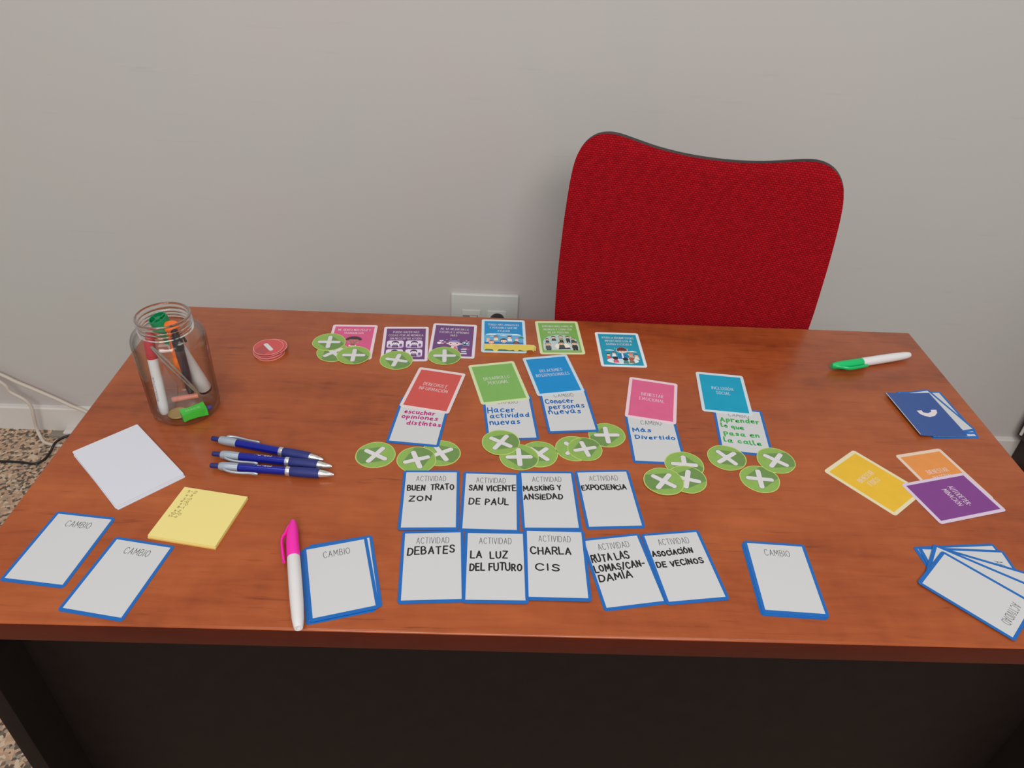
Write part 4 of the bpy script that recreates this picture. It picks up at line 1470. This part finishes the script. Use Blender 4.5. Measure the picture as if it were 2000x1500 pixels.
pen = make_pen(-1, 'FUHdds')
aim(pen, (-0.4131, -0.0583, ZD + 0.0061), (-0.2664, -0.0744))
pen['label'] = 'middle blue ballpoint pen of the three beside the jar'
pen3 = copy_thing(pen, 'front blue ballpoint pen of the three, nearest the yellow pad', (0, 0, 0))
aim(pen3, (-0.4088, -0.0792, ZD + 0.0061), (-0.2618, -0.0885))
pen1 = make_pen(1, None)
pen1['label'] = 'rear blue ballpoint pen of the three, nearest the jar, without visible script'
aim(pen1, (-0.4229, -0.0300, ZD + 0.0061), (-0.2790, -0.0631))


# ------------------------------------------------------------------ whiteboard markers
def make_marker(label, cap_mat, L_, R_, side, clip_out=0.0050):
    """pen along +x: slanted cap at x = 0, white body to x = L_"""
    r_ = thing('whiteboard_marker', label, 'marker')
    cl = 0.052 / 0.1405 * L_
    b_ = MB().use(M['wplastic'])
    b_.lathe([(R_ * 0.93, cl - 0.006), (R_ * 0.97, cl), (R_, cl + 0.0015), (R_, L_ * 0.62), (R_ * 0.96, L_ * 0.80), (R_ * 0.84, L_ * 0.93), (R_ * 0.68, L_ * 0.985), (R_ * 0.58, L_), (R_ * 0.34, L_), (R_ * 0.26, L_ - 0.0016), (0.0, L_ - 0.0018)], 32, 'x')
    b_.build('body', r_, 0.6, 'white barrel')
    # cap: sections move sideways toward the clip tip
    b_ = MB().use(cap_mat)
    n_ = 28
    secs = [(0.0005, 0.0030, 0.42), (0.003, 0.0028, 0.58), (0.010, 0.0021, 0.78), (0.020, 0.0008, 0.93), (0.030, 0.0, 0.99), (cl - 0.0005, 0.0, 1.0), (cl, 0.0, 0.97)]
    vs_, fs = [], []
    for xs, dy_, k_ in secs:
        for i in range(n_):
            a_ = 2 * PI * i / n_
            vs_.append((xs, -side * dy_ * 0.7 + R_ * 1.0 * k_ * math.cos(a_), R_ * 1.0 * (0.35 + 0.65 * k_) * math.sin(a_)))
    for j in range(len(secs) - 1):
        for i in range(n_):
            fs.append((j * n_ + i, j * n_ + (i + 1) % n_, (j + 1) * n_ + (i + 1) % n_, (j + 1) * n_ + i))
    fs += [tuple(reversed(range(n_))), tuple(range((len(secs) - 1) * n_, len(secs) * n_))]
    b_.add(vs_, fs)
    cap = b_.build('cap', r_, 0.7, 'bright cap')
    b_ = MB().use(cap_mat)
    pts = catmull([(0.001, -side * 0.0018, 0.0005), (0.008, side * R_ * 0.45, 0.0005), (0.016, side * (R_ * 0.98), 0.0), (0.021, side * (R_ + clip_out * 0.55), 0.0), (0.030, side * (R_ + clip_out * 0.8), 0.0), (cl + 0.003, side * (R_ + clip_out * 0.62), 0.0)], 4)
    b_.tube(pts, 0.0017, 10, 1.5)
    b_.build('clip', cap, 0.8, 'clip bar of the cap')
    return r_


mk = make_marker('white whiteboard marker with a bright pink cap beside the change card stack', M['pplastic'], 0.1405, 0.0068, -1)
aim(mk, (-0.2932, -0.1665, ZD + 0.0069), (-0.2541, -0.3009))
mk = make_marker('white whiteboard marker with a bright green cap at the back right', M['gplastic'], 0.1415, 0.0068, -1)
aim(mk, (0.4290, 0.1783, ZD + 0.0069), (0.5640, 0.2194))

# ------------------------------------------------------------------ glass jar and what stands in it
JX, JY = -0.478, 0.0368
jar = thing('glass_jar', 'clear glass jar with a screw neck holding markers at the left of the desk', 'jar', (JX, JY, ZD))
outer = [(0.0, 0.0022), (0.033, 0.0018), (0.0362, 0.0002), (0.0395, 0.0012), (0.0417, 0.0045), (0.0423, 0.010), (0.0424, 0.030), (0.0430, 0.070), (0.0435, 0.098), (0.0436, 0.106), (0.0430, 0.1115), (0.0412, 0.1160), (0.0375, 0.1195), (0.0335, 0.1215),
         (0.0316, 0.1232), (0.0311, 0.1252), (0.0323, 0.1266), (0.0311, 0.1280), (0.0311, 0.1302), (0.0323, 0.1318), (0.0311, 0.1334), (0.0311, 0.1362), (0.0318, 0.1378), (0.0321, 0.1398), (0.0314, 0.1410), (0.0304, 0.1413)]
inner = [(0.0294, 0.1410), (0.0287, 0.1400), (0.0285, 0.1370), (0.0286, 0.1240), (0.0300, 0.1205), (0.0345, 0.1170), (0.0390, 0.1125), (0.0408, 0.1075), (0.0409, 0.1000), (0.0402, 0.0400), (0.0398, 0.0120), (0.0382, 0.0072), (0.0340, 0.0052), (0.0, 0.0050)]
ko, ki = 14, 4                                  # where the screw neck begins in each profile
b = MB().use(M['glass'])
b.lathe(outer[:ko] + [(0.0326, 0.1219)], 64, 'z')
b.lathe(list(inner[ki:]), 64, 'z')
b.keep_quads()
b.build('glass_body', jar, 0.5, 'clear glass')
b = MB().use(M['thick_glass'])
ring = [(0.0326, 0.1219)] + outer[ko:] + inner[:ki] + [(0.0292, 0.1215), (0.0326, 0.1219)]
b.lathe(ring, 72, 'z')
b.keep_quads()
b.build('screw_neck', jar, 0.9, 'thick clear screw neck')
b = MB().use(M['socket_grey'])
fm = lambda s_, h_, d_: ((0.0427 + d_) * math.cos(s_ / 0.0427), (0.0427 + d_) * math.sin(s_ / 0.0427), h_)
set_text(b, '02 P 201', 0.0427 * math.radians(-137), 0.0427 * math.radians(-112), 0.0085, 0.0085, 0.0034, 0.0003, 0, 0.2, 0.3, fm)
b.build('embossed_mark', jar, None, 'small moulded characters near the base')


def stand(o, p, q, roll=0.0):
    """lay the thing's +x axis from p to q"""
    p, q = Vector(p), Vector(q)
    d = (q - p).normalized()
    o.location = p
    o.rotation_mode = 'XYZ'
    o.rotation_euler = (d.to_track_quat('X', 'Z') @ Matrix.Rotation(roll, 3, 'X').to_quaternion()).to_euler()


def length(p, q):
    return (Vector(q) - Vector(p)).length


JB = ZD + 0.0052
# white marker with a red cap
p, q = (-0.4935, 0.0085, JB + 0.0065), (-0.4995, 0.0310, JB + 0.112)
m1 = thing('felt_tip_marker', 'white marker with a red cap standing at the left inside the jar', 'marker')
L1 = length(p, q)
b = MB().use(M['wplastic'])
b.lathe([(0.0040, 0.0), (0.0052, 0.002), (0.0060, 0.012), (0.0062, 0.04), (0.0062, L1 * 0.70)], 24, 'x')
bo = b.build('body', m1, 0.6, 'white barrel')
b = MB().use(M['ink_grey'])
rad = 0.00635
fm = lambda x_, y_, d_: (x_, (rad + d_) * math.cos(y_ / rad + 1.2), (rad + d_) * math.sin(y_ / rad + 1.2))
set_text(b, 'ROTULADOR', 0.052, 0.020, 0.0, 0.0, -0.0018, 0.0003, 0, 0.25, 0.2, fm)
b.build('printed_word', bo, None, 'tiny grey print')
b = MB().use(M['rplastic'])
b.lathe([(0.0064, L1 * 0.70), (0.0066, L1 * 0.72), (0.0062, L1 * 0.90), (0.0048, L1 * 0.98), (0.003, L1)], 24, 'x')
b.build('cap', m1, 0.6, 'red cap')
stand(m1, p, q)
# thick white marker with a dark green cap
p, q = (-0.4590, 0.0590, JB + 0.0105), (-0.4870, 0.0408, JB + 0.129)
m2 = thing('felt_tip_marker', 'thick white marker with a dark green cap standing in the jar', 'marker')
L2 = length(p, q)
b = MB().use(M['wplastic'])
b.lathe([(0.0080, 0.0), (0.0090, 0.002), (0.0093, 0.02), (0.0093, L2 * 0.72)], 28, 'x')
bo = b.build('body', m2, 0.6, 'white barrel')
b = MB().use(M['bplastic'])
b.lathe([(0.0082, -0.003), (0.0086, -0.0022), (0.0084, 0.0)], 28, 'x')
b.build('end_plug', m2, 0.6, 'black end plug')
b = MB().use(M['ink_black'])
rad = 0.00945
fm = lambda x_, y_, d_: (x_, (rad + d_) * math.sin(y_ / rad - 1.25), (rad + d_) * math.cos(y_ / rad - 1.25))
set_text(b, 'Marcador Pizarra', L2 * 0.56, L2 * 0.10, 0.0, 0.0, -0.0042, 0.0006, 0, 0.2, 0.2, fm)
b.build('printed_word', bo, None, 'small black print')
b = MB().use(M['gdark'])
c0, c1 = L2 * 0.70, L2
b.lathe([(0.0095, c0), (0.0101, c0 + 0.001), (0.0112, c1 - 0.001), (0.0109, c1), (0.0097, c1), (0.0095, c1 - 0.005), (0.0038, c1 - 0.005), (0.0036, c1 - 0.0005), (0.0, c1 - 0.0005)], 28, 'x')
for k in range(4):
    a_ = k * PI / 2 + 0.4
    b.tube([(c1 - 0.0022, 0.0028 * math.cos(a_), 0.0028 * math.sin(a_)), (c1 - 0.0018, 0.0100 * math.cos(a_), 0.0100 * math.sin(a_))], 0.0010, 6)
b.build('cap', m2, 0.5, 'hollow dark green cap with four spokes')
stand(m2, p, q)
# dark grey marker with a black clip cap
p, q = (-0.4712, 0.0440, JB + 0.006), (-0.4612, 0.0225, JB + 0.124)
m3 = thing('felt_tip_marker', 'slim dark grey marker with a black cap leaning in the middle of the jar', 'marker')
L3 = length(p, q)
b = MB().use(M['greyplastic'])
b.lathe([(0.0016, 0.0), (0.0026, 0.004), (0.0046, 0.018), (0.0055, 0.04), (0.0057, L3 * 0.74)], 22, 'x')
b.build('body', m3, 0.6, 'dark grey barrel')
b = MB().use(M['bplastic'])
b.lathe([(0.0058, L3 * 0.74), (0.0063, L3 * 0.75), (0.0063, L3 * 0.86), (0.0046, L3 * 0.88), (0.0040, L3 * 0.985), (0.0030, L3)], 22, 'x')
cp = b.build('cap', m3, 0.6, 'black cap')
b = MB().use(M['bplastic'])
b.tube([(L3 * 0.86, 0.004, 0.001), (L3 * 0.855, 0.0085, 0.001), (L3 * 0.80, 0.0098, 0.001), (L3 * 0.79, 0.0100, 0.001)], 0.0015, 8)
b.build('clip', cp, 0.8)
stand(m3, p, q, 0.3)
# orange highlighter
p, q = (-0.4735, 0.0300, JB + 0.052), (-0.4690, 0.0345, JB + 0.1255)
m4 = thing('highlighter', 'orange highlighter with its clip cap upright in the jar', 'highlighter')
L4 = length(p, q)
b = MB().use(M['oplastic'])
b.lathe([(0.0032, 0.0), (0.0040, 0.002), (0.0046, 0.02), (0.0046, L4 * 0.4)], 22, 'x')
b.build('body', m4, 0.6)
b = MB().use(M['oplastic'])
b.lathe([(0.0048, L4 * 0.40), (0.0054, L4 * 0.42), (0.0054, L4 * 0.80), (0.0080, L4 * 0.88), (0.0086, L4 * 0.96), (0.0074, L4)], 22, 'x')
cp = b.build('cap', m4, 0.6, 'flared orange cap')
b = MB().use(M['oplastic'])
b.tube([(L4 * 0.93, -0.006, 0.0), (L4 * 0.86, -0.0085, 0.0), (L4 * 0.55, -0.0085, 0.0), (L4 * 0.50, -0.0075, 0.0)], 0.0014, 8)
b.build('clip', cp, 0.8)
stand(m4, p, q)
# steel tweezers
p, q = (-0.4560, 0.0310, JB + 0.024), (-0.4900, 0.0145, JB + 0.104)
tw = thing('tweezers', 'slim steel tweezers slanting across the jar', 'tweezers')
LT = length(p, q)
for s in (-1, 1):
    b = MB().use(M['steel'])
    b.tube(catmull([(0.0, s * 0.0006, 0), (LT * 0.3, s * 0.0022, 0), (LT * 0.7, s * 0.0026, 0), (LT, s * 0.0007, 0)], 4), [0.0007] + [0.0014] * 11 + [0.0012], 8, 0.8)
    b.build('arm', tw, 0.8)
stand(tw, p, q, 1.1)
# pencil stub
p, q = (-0.4890, 0.0268, JB + 0.0150), (-0.4580, 0.0345, JB + 0.0175)
ps = thing('pencil_stub', 'short salmon pink pencil stub lying inside the jar', 'pencil')
LP = length(p, q)
b = MB().use(M['pencil_pink'])
b.lathe([(0.0034, 0.0), (0.0036, 0.0005), (0.0036, LP)], 16, 'x')
b.build('painted_shaft', ps, 0.6)
b = MB().use(M['pencil_wood'])
b.lathe([(0.0034, LP), (0.0034, LP + 0.0003), (0.0012, LP + 0.0003), (0.0011, LP + 0.0001), (0.0, LP + 0.0001)], 16, 'x')
b.build('cut_end', ps, None, 'round brown cut end')
stand(ps, p, q)
# neon green sharpener
sh = thing('pencil_sharpener', 'neon green plastic wedge pencil sharpener on the jar floor', 'sharpener', (-0.4595, 0.0150, JB + 0.0003), 0.62)
b = MB().use(M['neon'])
top = [(-0.0150, -0.0080), (-0.004, -0.0060), (0.0150, -0.0086), (0.0150, 0.0086), (-0.004, 0.0060), (-0.0150, 0.0080)]
b.prism(top, 0.0, 0.0102)
b.build('wedge_body', sh, 0.4)
b = MB().use(M['gdark'])
b.lathe([(0.0036, -0.01515), (0.0036, -0.0149), (0.0, -0.0149)], 18, 'x', (0, 0, 0.0052))
b.build('pencil_hole', sh, None, 'dark round opening')
b = MB().use(M['token_white'])
set_text(b, 'MADE', -0.009, 0.009, -0.0018, -0.0018, 0.0036, 0.0004, 0.01025, 0.2)
b.build('moulded_letters', sh, None, 'pale moulded letters')
b = MB().use(M['navy_cap'])
b.lathe([(0.0030, 0.0), (0.0032, 0.0005), (0.0032, 0.0055), (0.0026, 0.006)], 18, 'x')
pc = tag(b.build('pen_cap', None, 0.6), 'tiny blue pen cap behind the green sharpener in the jar', 'cap')
pc.location, pc.rotation_euler = (-0.4465, 0.0258, JB + 0.0034), (0, 0, 0.67)
b = MB().use(M['brass'])
b.lathe([(0.0, 0.0), (0.0108, 0.0), (0.0116, 0.0004), (0.0116, 0.0016), (0.0108, 0.0020), (0.0100, 0.0017), (0.0, 0.0017)], 32, 'z')
cn = tag(b.build('coin', None, 0.6), 'yellowish coin lying flat on the jar floor beside the sharpener', 'coin')
cn.location = (-0.4815, 0.0170, JB + 0.0001)
